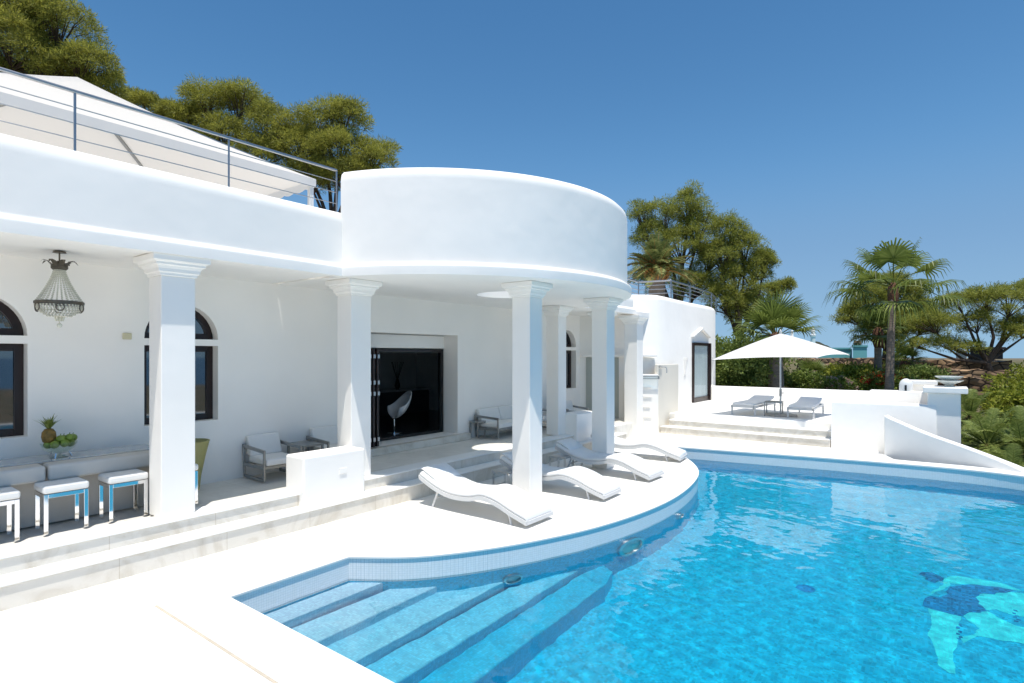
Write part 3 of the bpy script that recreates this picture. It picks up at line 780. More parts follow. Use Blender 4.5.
# ================================================================== RAILINGS AND AWNING
def railing(name, label, pts, ztop, wires, zbot, postr=.012, wr=.006, toprail=.019):
    t = thing(name, label, 'railing', (pts[0][0], pts[0][1], zbot))
    for p in pts: MB().tube([(p[0], p[1], zbot), (p[0], p[1], ztop)], postr, 8).build('post', M['railing'], t, smooth=50)
    MB().tube([(p[0], p[1], ztop) for p in pts], toprail, 10).build('top_rail', M['railing'], t, smooth=50)
    for z in wires: MB().tube([(p[0], p[1], z) for p in pts], wr, 6).build('wire', M['railing'], t, smooth=50)
    return t
railing('roof_railing', 'long steel wire railing along the straight roof edge in front of the awning', [(x, 7.0) for x in (-4.3, -2.75, -1.2, .34, 1.89, 3.44, 4.99)], 4.86, (4.70, 4.54, 4.38), 3.6)
pts = [at(622, 16.8), at(638.5, 18.0), at(671, 17.6), at(690, 19.0), at(711.5, 21.3), at(716, 23)]
railing('wing_railing', 'short steel railing on the roof of the side wing below the date palm', pts, 4.50, (4.38, 4.25, 4.12), 3.9, .022, .012, .024)

aw = thing('roof_awning', 'large white canvas awning with scalloped edge on the roof terrace', 'awning', (2.8, 10.3, 3.6))
xa, xb, ya, yb, ze, zp = .3, 5.32, 8.0, 12.6, 5.0, 6.34
mb = MB(); k = 12
mx_, my_ = (xa+xb)/2, (ya+yb)/2; cnr = [(xa, ya), (xb, ya), (xb, yb), (xa, yb)]
for i in range(4):
    a, b = cnr[i], cnr[(i+1) % 4]; vs = []
    for q in range(k+1):
        for s_ in range(k+1):
            ex, ey = a[0]+(b[0]-a[0])*s_/k, a[1]+(b[1]-a[1])*s_/k; f = q/k
            vs.append((mx_+(ex-mx_)*f, my_+(ey-my_)*f, zp-(zp-ze)*f-.07*math.sin(PI*f)*(1+.6*math.sin(PI*s_/k))))
    mb.add(vs, [(q*(k+1)+s_, q*(k+1)+s_+1, (q+1)*(k+1)+s_+1, (q+1)*(k+1)+s_) for q in range(k) for s_ in range(k)])
mb.build('canopy', M['awning'], aw, smooth=15)
mb = MB()
def val(P, Q):
    n_ = 60
    for i in range(n_):
        a = Vector(P).lerp(Vector(Q), i/n_); b = Vector(P).lerp(Vector(Q), (i+1)/n_)
        da = .11+.03*abs(math.sin(PI*i/4)); db = .11+.03*abs(math.sin(PI*(i+1)/4))
        mb.add([(a.x, a.y, ze), (b.x, b.y, ze), (b.x, b.y, ze-db), (a.x, a.y, ze-da)], [(0, 1, 2, 3)])
val((xa, ya, 0), (xb, ya, 0)); val((xb, ya, 0), (xb, yb, 0)); val((xb, yb, 0), (xa, yb, 0)); val((xa, yb, 0), (xa, ya, 0))
mb.build('valance', M['parasol'], aw)
for x, y in ((xb-.06, ya+.06), (xa+.06, ya+.06), (xb-.06, yb-.06), (xa+.06, yb-.06)):
    MB().bar((x, y, 3.6), (x, y, ze), .07).build('post', M['whitefar'], aw, bevel=.005)
mb = MB()
for x, y in ((xb-.06, ya+.06), (xa+.06, ya+.06), (xb-.06, yb-.06), (xa+.06, yb-.06)): mb.bar((x, y, ze-.02), ((xa+xb)/2, (ya+yb)/2, zp-.12), .04)
mb.build('rib', M['greymetal'], aw)

# ================================================================== CHANDELIER AND WALL PLATE
ch = thing('chandelier', 'crystal basket chandelier with bronze ring hanging from the loggia ceiling', 'chandelier', (1.89, 7.5, 2.5))
c0 = (1.89, 7.5)
MB().tube([(c0[0], c0[1], 3.31), (c0[0], c0[1], 3.16)], .008).lathe([(.06, 3.285), (.055, 3.30), (.02, 3.308)], (c0[0], c0[1], 0), 16).build('hook', M['bronze'], ch)
mb = MB()
mb.lathe([(.055, 3.10), (.075, 3.12), (.075, 3.15), (.05, 3.18), (.02, 3.2)], (c0[0], c0[1], 0), 16)
for i in range(8):
    a = 2*PI*i/8; d = Vector((math.cos(a), math.sin(a), 0)); s_ = Vector((-d.y, d.x, 0))
    pts = [(0.06, 3.14, .02), (.10, 3.19, .025), (.14, 3.20, .018), (.165, 3.17, .004)]
    vs = []
    for rr, z, w in pts: vs += [Vector((c0[0], c0[1], z)) + d*rr + s_*w, Vector((c0[0], c0[1], z)) + d*rr - s_*w]
    mb.add(vs, [(0, 1, 3, 2), (2, 3, 5, 4), (4, 5, 7, 6)])
mb.build('crown', M['bronze'], ch, smooth=40)
mb = MB()
for i in range(26):
    a = 2*PI*i/26
    for j in range(19):
        q = j/18; r_ = .05+.155*q**1.35; z = 3.10-.34*q
        mb.ball((c0[0]+r_*math.cos(a), c0[1]+r_*math.sin(a), z), .0085, 5)
mb.build('bead_strings', M['crystal'], ch)
mb = MB().lathe([(.205, 2.735), (.215, 2.74), (.215, 2.765), (.205, 2.77), (.2, 2.765), (.2, 2.74), (.205, 2.735)], (c0[0], c0[1], 0), 36)
for i in range(6):
    a = 2*PI*i/6+.3
    ctr = Vector((c0[0]+.212*math.cos(a), c0[1]+.212*math.sin(a), 2.70)); tg = Vector((-math.sin(a), math.cos(a), 0))
    mb.tube([ctr+tg*.035*math.cos(q)+Vector((0, 0, .04*math.sin(q))) for q in np.linspace(0, 2*PI, 15)], .006, 5)
mb.build('ring', M['bronze'], ch, smooth=50)
mb = MB()
for j in range(7):
    q = j/6; r_ = .203-.10*q**1.8; z = 2.725-.11*q
    nb = int(40*(r_/.2))
    for i in range(nb): a = 2*PI*(i+.5*(j % 2))/nb; mb.ball((c0[0]+r_*math.cos(a), c0[1]+r_*math.sin(a), z), .010, 5)
mb.lathe([(.10, 2.612), (.05, 2.606), (.001, 2.605)], (c0[0], c0[1], 0), 20)
mb.build('basket', M['crystal'], ch)
mb = MB()
for i in range(8): a = 2*PI*i/8; mb.tube([(c0[0]+.045*math.cos(a), c0[1]+.045*math.sin(a), 2.61), (c0[0]+.03*math.cos(a), c0[1]+.03*math.sin(a), 2.56)], .006, 5)
mb.tube([(c0[0], c0[1], 2.61), (c0[0], c0[1], 2.54)], .005, 5).ball((c0[0], c0[1], 2.515), .025, 10)
mb.build('drop', M['crystal'], ch)
tag(MB().box(2.75, 2.85, YW-.022, YW-.001, 2.40, 2.48).build('wall_plate', M['plate'], bevel=.006), 'small cream wall plate on the loggia wall left of the first column', 'wall plate')

# ================================================================== DINING TABLE, STOOLS, FRUIT
tb = thing('dining_table', 'long grey table with taupe padded edge against the loggia wall', 'table', (.8, 7.8, HP))
ZT = 1.05
MB().box(-2.2, 2.98, 7.80, 8.26, ZT-.04, ZT).build('glass_top', M['tableglass'], tb, bevel=.006)
MB().box(-2.2, 2.98, 7.715, 7.797, ZT-.05, ZT+.004).build('mirror_strip', M['chrome'], tb, bevel=.003)
for a, b in ((-2.2, -.15), (-.14, 1.775), (1.785, 2.98)):
    MB().box(a+.004, b-.004, 7.46, 7.712, ZT-.17, ZT-.002).build('padded_edge', M['upholstery'], tb, bevel=.035, seg=4, smooth=50)
MB().box(-2.1, 2.9, 7.66, 7.70, HP, ZT-.17).box(-2.1, 2.9, 8.2, 8.24, HP, ZT-.06).build('leg_panel', M['upholstery'], tb)

def fruit_bowl():
    c = (2.0, 7.96, ZT)
    b = thing('fruit_bowl', 'clear glass footed fruit bowl on the long grey table', 'bowl', c)
    MB().lathe([(.085, .0), (.085, .008), (.03, .03), (.03, .045), (.09, .06), (.145, .10), (.175, .165), (.17, .168), (.14, .108), (.085, .07), (.001, .06)], c, 28).build('dish', M['fruitglass'], b, smooth=50)
    for i in range(3):
        mb = MB(); a = 2*PI*i/3; mb.tube([(c[0]+.12*math.cos(a), c[1]+.12*math.sin(a), c[2]), (c[0]+.09*math.cos(a), c[1]+.09*math.sin(a), c[2]+.055)], .008, 6)
        mb.build('foot', M['chrome'], b)
    fr = [(.10, -.03, .15), (.03, -.09, .16), (-.06, -.09, .155), (.12, .05, .165), (.05, .02, .20), (.02, .10, .16), (.085, -.05, .215), (-.10, -.01, .15), (.0, -.06, .21), (.13, 0, .205), (-.06, .08, .15)]
    lab = ['green fruit at the front rim of the bowl', 'green fruit low at the near side of the bowl', 'green fruit below the pineapple at the near rim', 'green fruit low at the far right of the bowl', 'green fruit in the middle of the heap', 'green fruit at the back of the bowl', 'green fruit on top of the heap near the camera', 'green fruit at the left rim under the pineapple', 'green fruit high beside the pineapple', 'green fruit topmost at the right of the heap', 'green fruit behind the pineapple']
    for (x, y, z), l in zip(fr, lab):
        mb = MB().ball((c[0]+x, c[1]+y, c[2]+z), .045, 12, .95).tube([(c[0]+x, c[1]+y, c[2]+z+.038), (c[0]+x+.004, c[1]+y, c[2]+z+.058)], .004, 5)
        tag(mb.build('green_fruit', M['green_fruit'], smooth=80), l, 'fruit', 'green fruit heaped in the glass bowl')
    p = (c[0]-.09, c[1]-.0, c[2]+.16)
    pn = thing('pineapple', 'ripe pineapple with spiky green crown standing in the fruit bowl', 'pineapple', p)
    mb = MB(); prof = [(.03, 0), (.058, .03), (.068, .08), (.062, .13), (.04, .165), (.012, .175)]
    mb.lathe(prof, p, 20); mb.build('body', M['pine_fruit'], pn, smooth=60)
    lf = Leaves(); q = []
    for i in range(46):
        a = i*2.4; lean = .1+.75*(i/46); ln = .10+.09*random.random()
        d = np.array([math.cos(a)*math.sin(lean), math.sin(a)*math.sin(lean), math.cos(lean)]); s_ = np.array([-math.sin(a), math.cos(a), 0])*.011
        b0 = np.array([p[0], p[1], p[2]+.16]); m1 = b0+d*ln*.6; tip = b0+d*ln+np.array([math.cos(a), math.sin(a), -.2])*.02
        q.append([b0-s_, b0+s_, m1+s_*.8, m1-s_*.8]); q.append([m1-s_*.8, m1+s_*.8, tip+s_*.1, tip-s_*.1])
    lf.add(q); lf.build('crown', M['cycad'], pn, off=p)
fruit_bowl()

def make_stool(loc, label):
    t = thing('stool', label, 'stool', loc, 0, 'white stools in front of the long table')
    w, d, zs = .38, .34, .40
    mb = MB()
    for sx in (-1, 1):
        for sy in (-1, 1):
            x, y = sx*(w/2-.022), sy*(d/2-.022)
            MB().box(x-.019, x+.019, y-.019, y+.019, 0, zs).build('leg', M['chrome'], t, bevel=.003, local=True)
    mb.box(-w/2+.041, w/2-.041, -d/2+.003, -d/2+.04, zs-.04, zs); mb.box(-w/2+.041, w/2-.041, d/2-.04, d/2-.003, zs-.04, zs)
    mb.box(-w/2+.003, -w/2+.04, -d/2+.041, d/2-.041, zs-.04, zs); mb.box(w/2-.04, w/2-.003, -d/2+.041, d/2-.041, zs-.04, zs)
    mb.build('frame', M['chrome'], t, bevel=.002, local=True)
    MB().box(-w/2-.006, w/2+.006, -d/2-.006, d/2+.006, zs+.002, zs+.085).build('cushion', M['cushion'], t, bevel=.028, seg=4, smooth=60, local=True)
    return t
st = make_stool((1.31, 7.35, HP), 'white cushioned chrome stool at the left edge of the picture')
dup(st, (1.87, 7.35, HP), .0, 'white cushioned chrome stool in front of the fruit bowl')
dup(st, (2.43, 7.35, HP), .0, 'white cushioned chrome stool just left of the first column')
dup(st, (2.99, 7.39, HP), .0, 'white cushioned chrome stool mostly hidden behind the first column')
dup(st, (.75, 7.35, HP), .0, 'white cushioned chrome stool outside the left edge of the picture')
pl = thing('tapered_pot', 'tall olive yellow tapered pot behind the first column', 'pot', (3.42, 8.0, HP))
MB().lathe([(.10, 0), (.11, .01), (.13, .2), (.18, .45), (.225, .64), (.235, .66), (.22, .665), (.165, .45), (.12, .2), (.001, .15)], (3.42, 8.0, HP), 28).build('vessel', M['planter'], pl, smooth=40)
MB().lathe([(.15, .40), (.001, .41)], (3.42, 8.0, HP), 20).build('soil', M['ground'], pl)

# ================================================================== LOUNGE FURNITURE
def make_seat(name, loc, rz, W, label, cat, group, D=.62):
    t = thing(name, label, cat, loc, rz, group)
    w = .026; bw = .036
    for sx in (-1, 1):
        x = sx*(W/2-w/2); mb = MB()
        mb.bar((x, -D/2, 0), (x, -D/2, .43), w, bw); mb.bar((x, D/2-.02, 0), (x, D/2+.03, .48), w, bw)
        mb.bar((x, -D/2-.02, .425), (x, D/2+.02, .455), w, .05)
        mb.bar((x, -D/2, .02), (x, D/2, .02), w, .04); mb.bar((x, -D/2, .20), (x, D/2, .185), w, .05)
        mb.build('side_frame', M['greymetal'], t, bevel=.004, local=True)
    for y_, z_, b_ in ((-D/2+.02, .195, .04), (D/2-.02, .185, .04), (D/2+.02, .46, .03)):
        MB().bar((-W/2+w, y_, z_), (W/2-w, y_, z_), b_).build('cross_bar', M['greymetal'], t, local=True)
    n_ = max(1, round(W/.85)); cw = (W-2*w-.02)/n_
    for i in range(n_):
        a = -W/2+w+.01+i*cw
        MB().box(a+.004, a+cw-.004, -D/2-.01, D/2-.08, .215, .315).build('seat_cushion', M['cushion'], t, bevel=.03, seg=3, smooth=60, local=True)
        bc = MB(); y0_, y1_ = D/2-.10, D/2+.02
        vs = [(a+.006, y0_-.05, .31), (a+cw-.006, y0_-.05, .31), (a+cw-.006, y0_+.07, .31), (a+.006, y0_+.07, .31), (a+.006, y0_+.06, .61), (a+cw-.006, y0_+.06, .61), (a+cw-.006, y0_+.16, .60), (a+.006, y0_+.16, .60)]
        bc.add(vs, [(0,3,2,1),(4,5,6,7),(0,1,5,4),(1,2,6,5),(2,3,7,6),(3,0,4,7)])
        bc.build('back_cushion', M['cushion'], t, bevel=.03, seg=3, smooth=60, local=True)
    return t
LG = 'white cushioned grey metal lounge seats'
make_seat('armchair', (4.57, 7.98, HP), math.radians(-3), .58, 'white cushioned armchair against the wall left of the low side table', 'armchair', LG)
make_seat('armchair', (5.64, 7.98, HP), math.radians(-4), .60, 'white cushioned armchair half hidden behind the second column', 'armchair', LG)
make_seat('sofa', (10.62, 7.98, HP), 0, 2.2, 'long white cushioned sofa against the wall right of the glass door', 'sofa', LG)
make_seat('armchair', (12.55, 7.72, HP), math.radians(-18), .68, 'white cushioned armchair at the far end beyond the sofa', 'armchair', LG)
def make_table(name, loc, rz, w, d, h, label, topm, group=None, leg=.03):
    t = thing(name, label, 'side table', loc, rz, group)
    MB().box(-w/2, w/2, -d/2, d/2, h-.03, h).build('table_top', topm, t, bevel=.004, local=True)
    for sx in (-1, 1):
        for sy in (-1, 1):
            x, y = sx*(w/2-leg/2-.003), sy*(d/2-leg/2-.003)
            MB().box(x-leg/2, x+leg/2, y-leg/2, y+leg/2, 0, h-.03).build('leg', M['greymetal'], t, local=True)
    return t
make_table('side_table', (5.15, 8.03, HP), 0, .36, .46, .42, 'grey side table between the two armchairs', M['greymetal'])
make_table('side_table', (9.48, 8.2, HP), 0, .26, .26, .36, 'small grey side table at the near end of the sofa', M['greymetal'])
make_table('side_table', (12.05, 7.55, HP), 0, .62, .40, .40, 'low grey table in front of the far armchair', M['greymetal'])

# ================================================================== SUN LOUNGERS
def make_lounger():
    t = thing('sun_lounger', '', 'sun lounger', (0, 0, 0), 0, 'white wave shaped sun loungers on the pool deck')
    S = catmull([(0, .43), (.30, .305), (.62, .235), (.95, .245), (1.20, .295), (1.45, .255), (1.70, .165), (1.95, .09)], 6)
    W = .58
    # local: x across, y from head (0) to foot (-2)
    fr = MB()
    prof = []
    for side in (-1, 1):
        x0, x1 = (side*W/2-.02, side*W/2+.02)
        vs = []
        for s_, z in S: vs += [(x0, -s_, z-.045), (x1, -s_, z-.045), (x1, -s_, z+.012), (x0, -s_, z+.012)]
        k = len(S)
        fr.add(vs, [(i*4+j, i*4+(j+1) % 4, (i+1)*4+(j+1) % 4, (i+1)*4+j) for i in range(k-1) for j in range(4)] + [(0, 3, 2, 1), tuple((k-1)*4+j for j in range(4))])
    vs = []
    for s_, z in S: vs += [(-W/2+.02, -s_, z-.012), (W/2-.02, -s_, z-.012)]
    fr.add(vs, [(i*2, i*2+1, i*2+3, i*2+2) for i in range(len(S)-1)])
    fr.bar((-W/2, -.005, S[0][1]-.015), (W/2, -.005, S[0][1]-.015), .03, .05); fr.bar((-W/2, -1.945, S[-1][1]-.015), (W/2, -1.945, S[-1][1]-.015), .03, .05)
    fr.build('frame', M['loungerframe'], t, smooth=40, local=True)
    m = MB(); vs = []; T = .062
    k = len(S)
    for i, (s_, z) in enumerate(S):
        th = T*(.55 if i in (0, k-1) else 1)
        s2 = s_ + (.012 if i == 0 else -.012 if i == k-1 else 0)
        for x, zz in ((-W/2+.0, z+.014), (-W/2-.012, z+.014+th*.45), (-W/2+.02, z+.014+th), (0, z+.018+th), (W/2-.02, z+.014+th), (W/2+.012, z+.014+th*.45), (W/2, z+.014)): vs.append((x, -s2, zz))
    n_ = 7
    m.add(vs, [(i*n_+j, i*n_+(j+1) % n_, (i+1)*n_+(j+1) % n_, (i+1)*n_+j) for i in range(k-1) for j in range(n_)] + [tuple(range(n_))[::-1], tuple((k-1)*n_+j for j in range(n_))])
    m.build('mattress', M['mattress'], t, smooth=75, local=True)
    h = MB(); vs = []
    for s_, z, th in ((.0, .515, .02), (.03, .508, .05), (.14, .455, .07), (.26, .402, .05), (.30, .385, .015)):
        for x, f in ((-.25, 0), (-.26, .5), (-.23, 1), (.23, 1), (.26, .5), (.25, 0)): vs.append((x, -s_, z+th*f*.7))
    h.add(vs, [(i*6+j, i*6+(j+1) % 6, (i+1)*6+(j+1) % 6, (i+1)*6+j) for i in range(4) for j in range(6)] + [(5,4,3,2,1,0), tuple(24+j for j in range(6))])
    h.build('headrest', M['mattress'], t, smooth=70, local=True)
    for side in (-1, 1):
        x = side*(W/2-.03)
        MB().tube([(x, -.36, .27), (x, -.24, .0)], .017, 8).build('leg', M['loungerframe'], t, smooth=50, local=True)
        MB().tube([(x, -1.62, .18), (x, -1.68, .0)], .015, 8).build('leg', M['loungerframe'], t, smooth=50, local=True)
    MB().tube([(-W/2+.03, -.29, .13), (W/2-.03, -.29, .13)], .012, 8).tube([(-W/2+.03, -1.66, .07), (W/2-.03, -1.66, .07)], .012, 8).build('stretcher', M['loungerframe'], t, smooth=50, local=True)
    return t
lo1 = make_lounger(); lo1.location = (6.12, 6.17, 0); lo1['label'] = 'white wave shaped sun lounger nearest the camera, beside the entry steps of the pool'
dup(lo1, (7.83, 6.03, 0), math.radians(1.5), 'white wave shaped sun lounger reaching out behind the nearest pool deck column')
dup(lo1, (9.55, 6.02, 0), math.radians(-1), 'white wave shaped sun lounger in front of the farther pool deck column')
dup(lo1, (11.35, 6.30, 0), math.radians(7), 'white wave shaped sun lounger farthest along the deck, beyond the columns')
def deck_table(loc, label):
    t = thing('deck_side_table', label, 'side table', loc, 0, 'small metal side tables between the loungers')
    MB().box(-.18, .18, -.18, .18, .26, .29).build('table_top', M['steel'], t, bevel=.004, local=True)
    for sy in (-1, 1):
        y = sy*.16
        MB().bar((-.16, y, 0), (-.16, y, .26), .03).bar((.16, y, 0), (.16, y, .26), .03).bar((-.145, y, .015), (.145, y, .015), .03).build('leg_frame', M['chrome'], t, local=True)
    return t
d1 = deck_table((7.5, 5.85, 0), 'small metal side table between the first and second sun loungers')
dup(d1, (9.2, 5.85, 0), .05, 'small metal side table between the second and third sun loungers')

# interior pieces seen through the open door
eg = thing('tub_chair', 'white shell chair on a chrome pedestal just inside the open door', 'chair', (8.32, 9.6, HP+.10))
mb = MB(); vs = []; ns, nt_ = 18, 9
for i in range(ns+1):
    a = PI*(-.62+1.24*i/ns)
    for j in range(nt_+1):
        q = j/nt_; r_ = .05+.36*math.sin(q*PI/2)
        hgt = .10+q**1.5*(.32+.42*(math.cos(a*.8)**2 if abs(a) < 2 else 0))
        vs.append((r_*math.cos(a)*1.0+.12*q, r_*math.sin(a), .40+hgt-.1))
mb.add(vs, [(i*(nt_+1)+j, (i+1)*(nt_+1)+j, (i+1)*(nt_+1)+j+1, i*(nt_+1)+j+1) for i in range(ns) for j in range(nt_)])
so = mb.build('shell', M['egg'], eg, smooth=60, local=True)
md = so.modifiers.new('Solidify', 'SOLIDIFY'); md.thickness = .03
MB().lathe([(.22, 0), (.22, .012), (.03, .03), (.025, .38), (.08, .41), (.001, .42)], (0, 0, 0), 20).build('pedestal', M['chrome'], eg, smooth=50, local=True)
eg.rotation_euler = (0, 0, math.radians(-15)); eg.scale = (.74, .74, .80)
sd = thing('sideboard', 'low dark sideboard along the back wall of the dim room', 'sideboard', (10.6, 12.9, HP+.1))
MB().box(9.2, 12.3, 12.6, 13.2, HP+.1, HP+.75).build('body', M['roomwood'], sd, bevel=.01)
MB().box(9.1, 12.4, 12.55, 13.25, HP+.75, HP+.80).build('top', M['tableglass'], sd)
vz = thing('vase', 'dark slender vase with twigs on the sideboard in the dim room', 'vase', (11.3, 12.9, HP+.80))
MB().lathe([(.05, 0), (.08, .1), (.05, .24), (.03, .3)], (11.3, 12.9, HP+.8), 14).build('vessel', M['frame_dark'], vz, smooth=50)
mb = MB()
for i in range(7): a = i*.9; mb.tube([(11.3, 12.9, HP+1.05), (11.3+.1*math.cos(a), 12.9+.1*math.sin(a), HP+1.35), (11.3+.18*math.cos(a), 12.9+.18*math.sin(a), HP+1.6)], .008, 5)
mb.build('twigs', M['roomwood'], vz)

# ================================================================== FAR TERRACE
ZT2 = .50
MB().box(16.045, 20.4, -.05, 7.3, -.5, ZT2).build('upper_terrace', M['deck'], kind='structure', bevel=.012)
for (x, z, ya_) in ((15.33, .17, 2.22), (15.68, .335, 2.22)):
    MB().box(x, 16.03 if z < .2 else 16.025, ya_, 6.46-.12*(z > .2), -.04, z).build('terrace_step', M['step'], kind='structure', bevel=.012)
    MB().box(x-.02, x+.36, ya_+.003, 6.456-.12*(z > .2), z+.0005, z+.02).build('terrace_step_nosing', M['coping'], kind='structure', bevel=.006)
MB().box(15.985, 16.4, 2.5, 6.3, ZT2-.165, ZT2+.02).build('terrace_nosing', M['coping'], kind='structure', bevel=.006)

tw = thing('terrace_wall', 'low white garden wall running behind the loungers on the upper terrace', 'wall', (20.5, 3, .5))
rounded_top([(20.3, .0), (20.62, .0), (20.75, 6.85), (20.43, 6.85)], -.6, 1.10, .06, 'wall', M['stucco'], tw)
fw = thing('terrace_front_wall', 'white wall between the terrace steps and the corner pier', 'wall', (15.5, 1.2, 0))
rounded_top([(15.33, 2.2), (15.45, .2), (15.85, .2), (16.1, 2.2)], -.4, 1.10, .04, 'wall', M['stucco'], fw)
rounded_top([(16.05, 1.5), (16.05, -.1), (16.4, -.1), (16.4, 1.5)], .3, 1.36, .03, 'upper_wall', M['stucco'], fw)
pr = thing('corner_pier', 'square white pier with overhanging cap at the right end of the terrace', 'pier', (15.75, 0, 0))
MB().box(15.47, 16.04, -.22, .36, -2.0, 1.37).build('shaft', M['stucco'], pr, bevel=.015, smooth=40)
MB().box(15.38, 16.16, -.34, .44, 1.372, 1.50).build('cap', M['stucco'], pr, bevel=.02, smooth=40)
pr2 = thing('rear_pier', 'small white capped pier behind the corner pier', 'pier', (16.6, .5, 0))
MB().box(16.42, 16.85, .25, .7, .3, 1.50).build('shaft', M['stucco'], pr2, bevel=.01)
MB().box(16.36, 16.92, .19, .76, 1.502, 1.60).build('cap', M['stucco'], pr2, bevel=.015)
bw = thing('wing_buttress', 'white sloping buttress wall running down along the pool edge', 'wall', (14.6, .3, 0))
P = catmull([(14.95, 1.12), (14.85, .75), (14.72, .3), (14.55, -.25), (14.35, -.75), (14.1, -1.15)], 5)
mb = MB(); vs = []; k = len(P)
for i, p in enumerate(P):
    q = i/(k-1); zt = .86*(1-q)**1.02+.02
    a = Vector(P[min(i+1, k-1)])-Vector(P[max(i-1, 0)]); a.normalize(); nrm = Vector((-a.y, a.x))*.11
    if nrm.x < 0: nrm = -nrm
    vs += [(p[0], p[1], -.3), (p[0]+nrm.x*2, p[1]+nrm.y*2, -.3), (p[0]+nrm.x*2, p[1]+nrm.y*2, zt), (p[0], p[1], zt)]
mb.add(vs, [(i*4+j, i*4+(j+1) % 4, (i+1)*4+(j+1) % 4, (i+1)*4+j) for i in range(k-1) for j in range(4)] + [(0, 3, 2, 1), tuple((k-1)*4+j for j in range(4))])
mb.build('wall', M['stucco'], bw, bevel=.025, seg=3, smooth=35)
# fill ground between buttress and pier
dl = thing('wall_lamp', 'small white dome lamp standing on the terrace wall left of the pier', 'lamp', (16.22, .78, 1.36))
MB().lathe([(.13, 0), (.135, .02), (.135, .14), (.12, .21), (.08, .26), (.03, .285), (.001, .29)], (16.22, .78, 1.36), 24).build('dome', M['lamp'], dl, smooth=50)
MB().box(16.075, 16.10, .76, .80, 1.37, 1.50).build('slit', M['frame_dark'], dl)
bo = thing('stone_bowl', 'pale flared stone bowls stacked on the cap of the corner pier', 'bowl', (15.78, -.02, 1.5))
MB().lathe([(.10, 0), (.10, .02), (.06, .04), (.14, .085), (.25, .13), (.26, .145), (.22, .14), (.10, .10), (.001, .09)], (15.78, -.02, 1.5), 28).build('lower_dish', M['shellstone'], bo, smooth=50)
MB().lathe([(.07, .10), (.07, .13), (.16, .17), (.25, .22), (.255, .235), (.20, .225), (.08, .19), (.001, .18)], (15.78, -.02, 1.5), 28).build('upper_dish', M['shellstone'], bo, smooth=50)

# parasol on the terrace
pc = at(780.5, 15.9)
ps = thing('parasol', 'large square white parasol with a steel pole on the upper terrace', 'parasol', (pc[0], pc[1], ZT2), YAW)
# local axes: +x away from the camera, +y to the left
MB().tube([(0, 0, 0), (0, 0, 2.36)], .024, 12).build('pole', M['steel'], ps, smooth=50, local=True)
MB().box(-.32, .32, -.32, .32, .0, .07).build('base', M['greymetal'], ps, bevel=.01, local=True)
MB().tube([(-.0, 0, .55), (0, 0, .75)], .034, 10).tube([(0, -.03, .64), (0, -.09, .64)], .012, 6).build('crank', M['greymetal'], ps, smooth=50, local=True)
H = 1.92; k = 10
def par(i, q, s_):     # sector i, q radial 0..1, s across 0..1
    cn = [(H, 0), (0, H), (-H, 0), (0, -H)]
    a, b = cn[i], cn[(i+1) % 4]
    x = q*(a[0]+(b[0]-a[0])*s_); y = q*(a[1]+(b[1]-a[1])*s_)
    bow = .06*math.sin(PI*s_)*q                     # edges curve inwards between the ribs
    x *= 1-bow; y *= 1-bow
    z = 2.30-.66*(q**1.12) - .05*math.sin(PI*s_)*math.sin(PI*q) + .035*math.sin(PI*s_)*q
    z += -.04*y                                       # set slightly tilted, right side up
    return (x, y, z)
mb = MB()
for i in range(4):
    vs = [par(i, q/k, s_/k) for q in range(k+1) for s_ in range(k+1)]
    mb.add(vs, [(q*(k+1)+s_, q*(k+1)+s_+1, (q+1)*(k+1)+s_+1, (q+1)*(k+1)+s_) for q in range(k) for s_ in range(k)])
mb.build('canopy', M['parasol'], ps, smooth=20, local=True)
for i in range(4):
    pts = [Vector(par(i, q/5, 0))-Vector((0, 0, .02)) for q in range(6)]
    MB().tube(pts, .012, 6).build('rib', M['steel'], ps, local=True)
MB().lathe([(.04, 2.27), (.03, 2.33), (.035, 2.36), (.012, 2.41), (.001, 2.42)], (0, 0, 0), 12).build('finial', M['parasol'], ps, smooth=50, local=True)

def flat_lounger(loc, rz, label):
    t = thing('flat_lounger', label, 'sun lounger', loc, rz, 'flat loungers under the parasol')
    W, Ln = .62, 1.95
    MB().bar((0, -W/2, .26), (Ln, -W/2, .26), .04, .06).bar((0, W/2, .26), (Ln, W/2, .26), .04, .06).bar((.02, -W/2, .26), (.02, W/2, .26), .04, .06).bar((Ln-.02, -W/2, .26), (Ln-.02, W/2, .26), .04, .06).build('frame', M['loungerframe'], t, local=True)
    for x in (.05, Ln-.05):
        for y in (-W/2, W/2): MB().box(x-.02, x+.02, y-.02, y+.02, 0, .23).build('leg', M['loungerframe'], t, local=True)
    MB().box(.0, 1.28, -W/2+.02, W/2-.02, .292, .36).build('mattress', M['mattress'], t, bevel=.02, seg=3, smooth=60, local=True)
    b = MB(); vs = [(1.27, -W/2+.02, .29), (1.27, W/2-.02, .29), (1.27, W/2-.02, .36), (1.27, -W/2+.02, .36), (1.94, -W/2+.02, .40), (1.94, W/2-.02, .40), (1.94, W/2-.02, .47), (1.94, -W/2+.02, .47)]
    b.add(vs, [(0,1,2,3),(7,6,5,4),(0,4,5,1),(1,5,6,2),(2,6,7,3),(3,7,4,0)]); b.build('backrest', M['mattress'], t, bevel=.02, local=True)
    return t
f1 = flat_lounger((16.55, 4.55, ZT2), math.radians(-3), 'flat white lounger left of the parasol pole on the upper terrace')
dup(f1, (16.7, 3.12, ZT2), math.radians(2), 'flat white lounger right of the parasol pole on the upper terrace')
make_table('terrace_table', (17.15, 3.88, ZT2), .1, .45, .45, .40, 'small steel side table at the foot of the parasol', M['greymetal'], leg=.03)

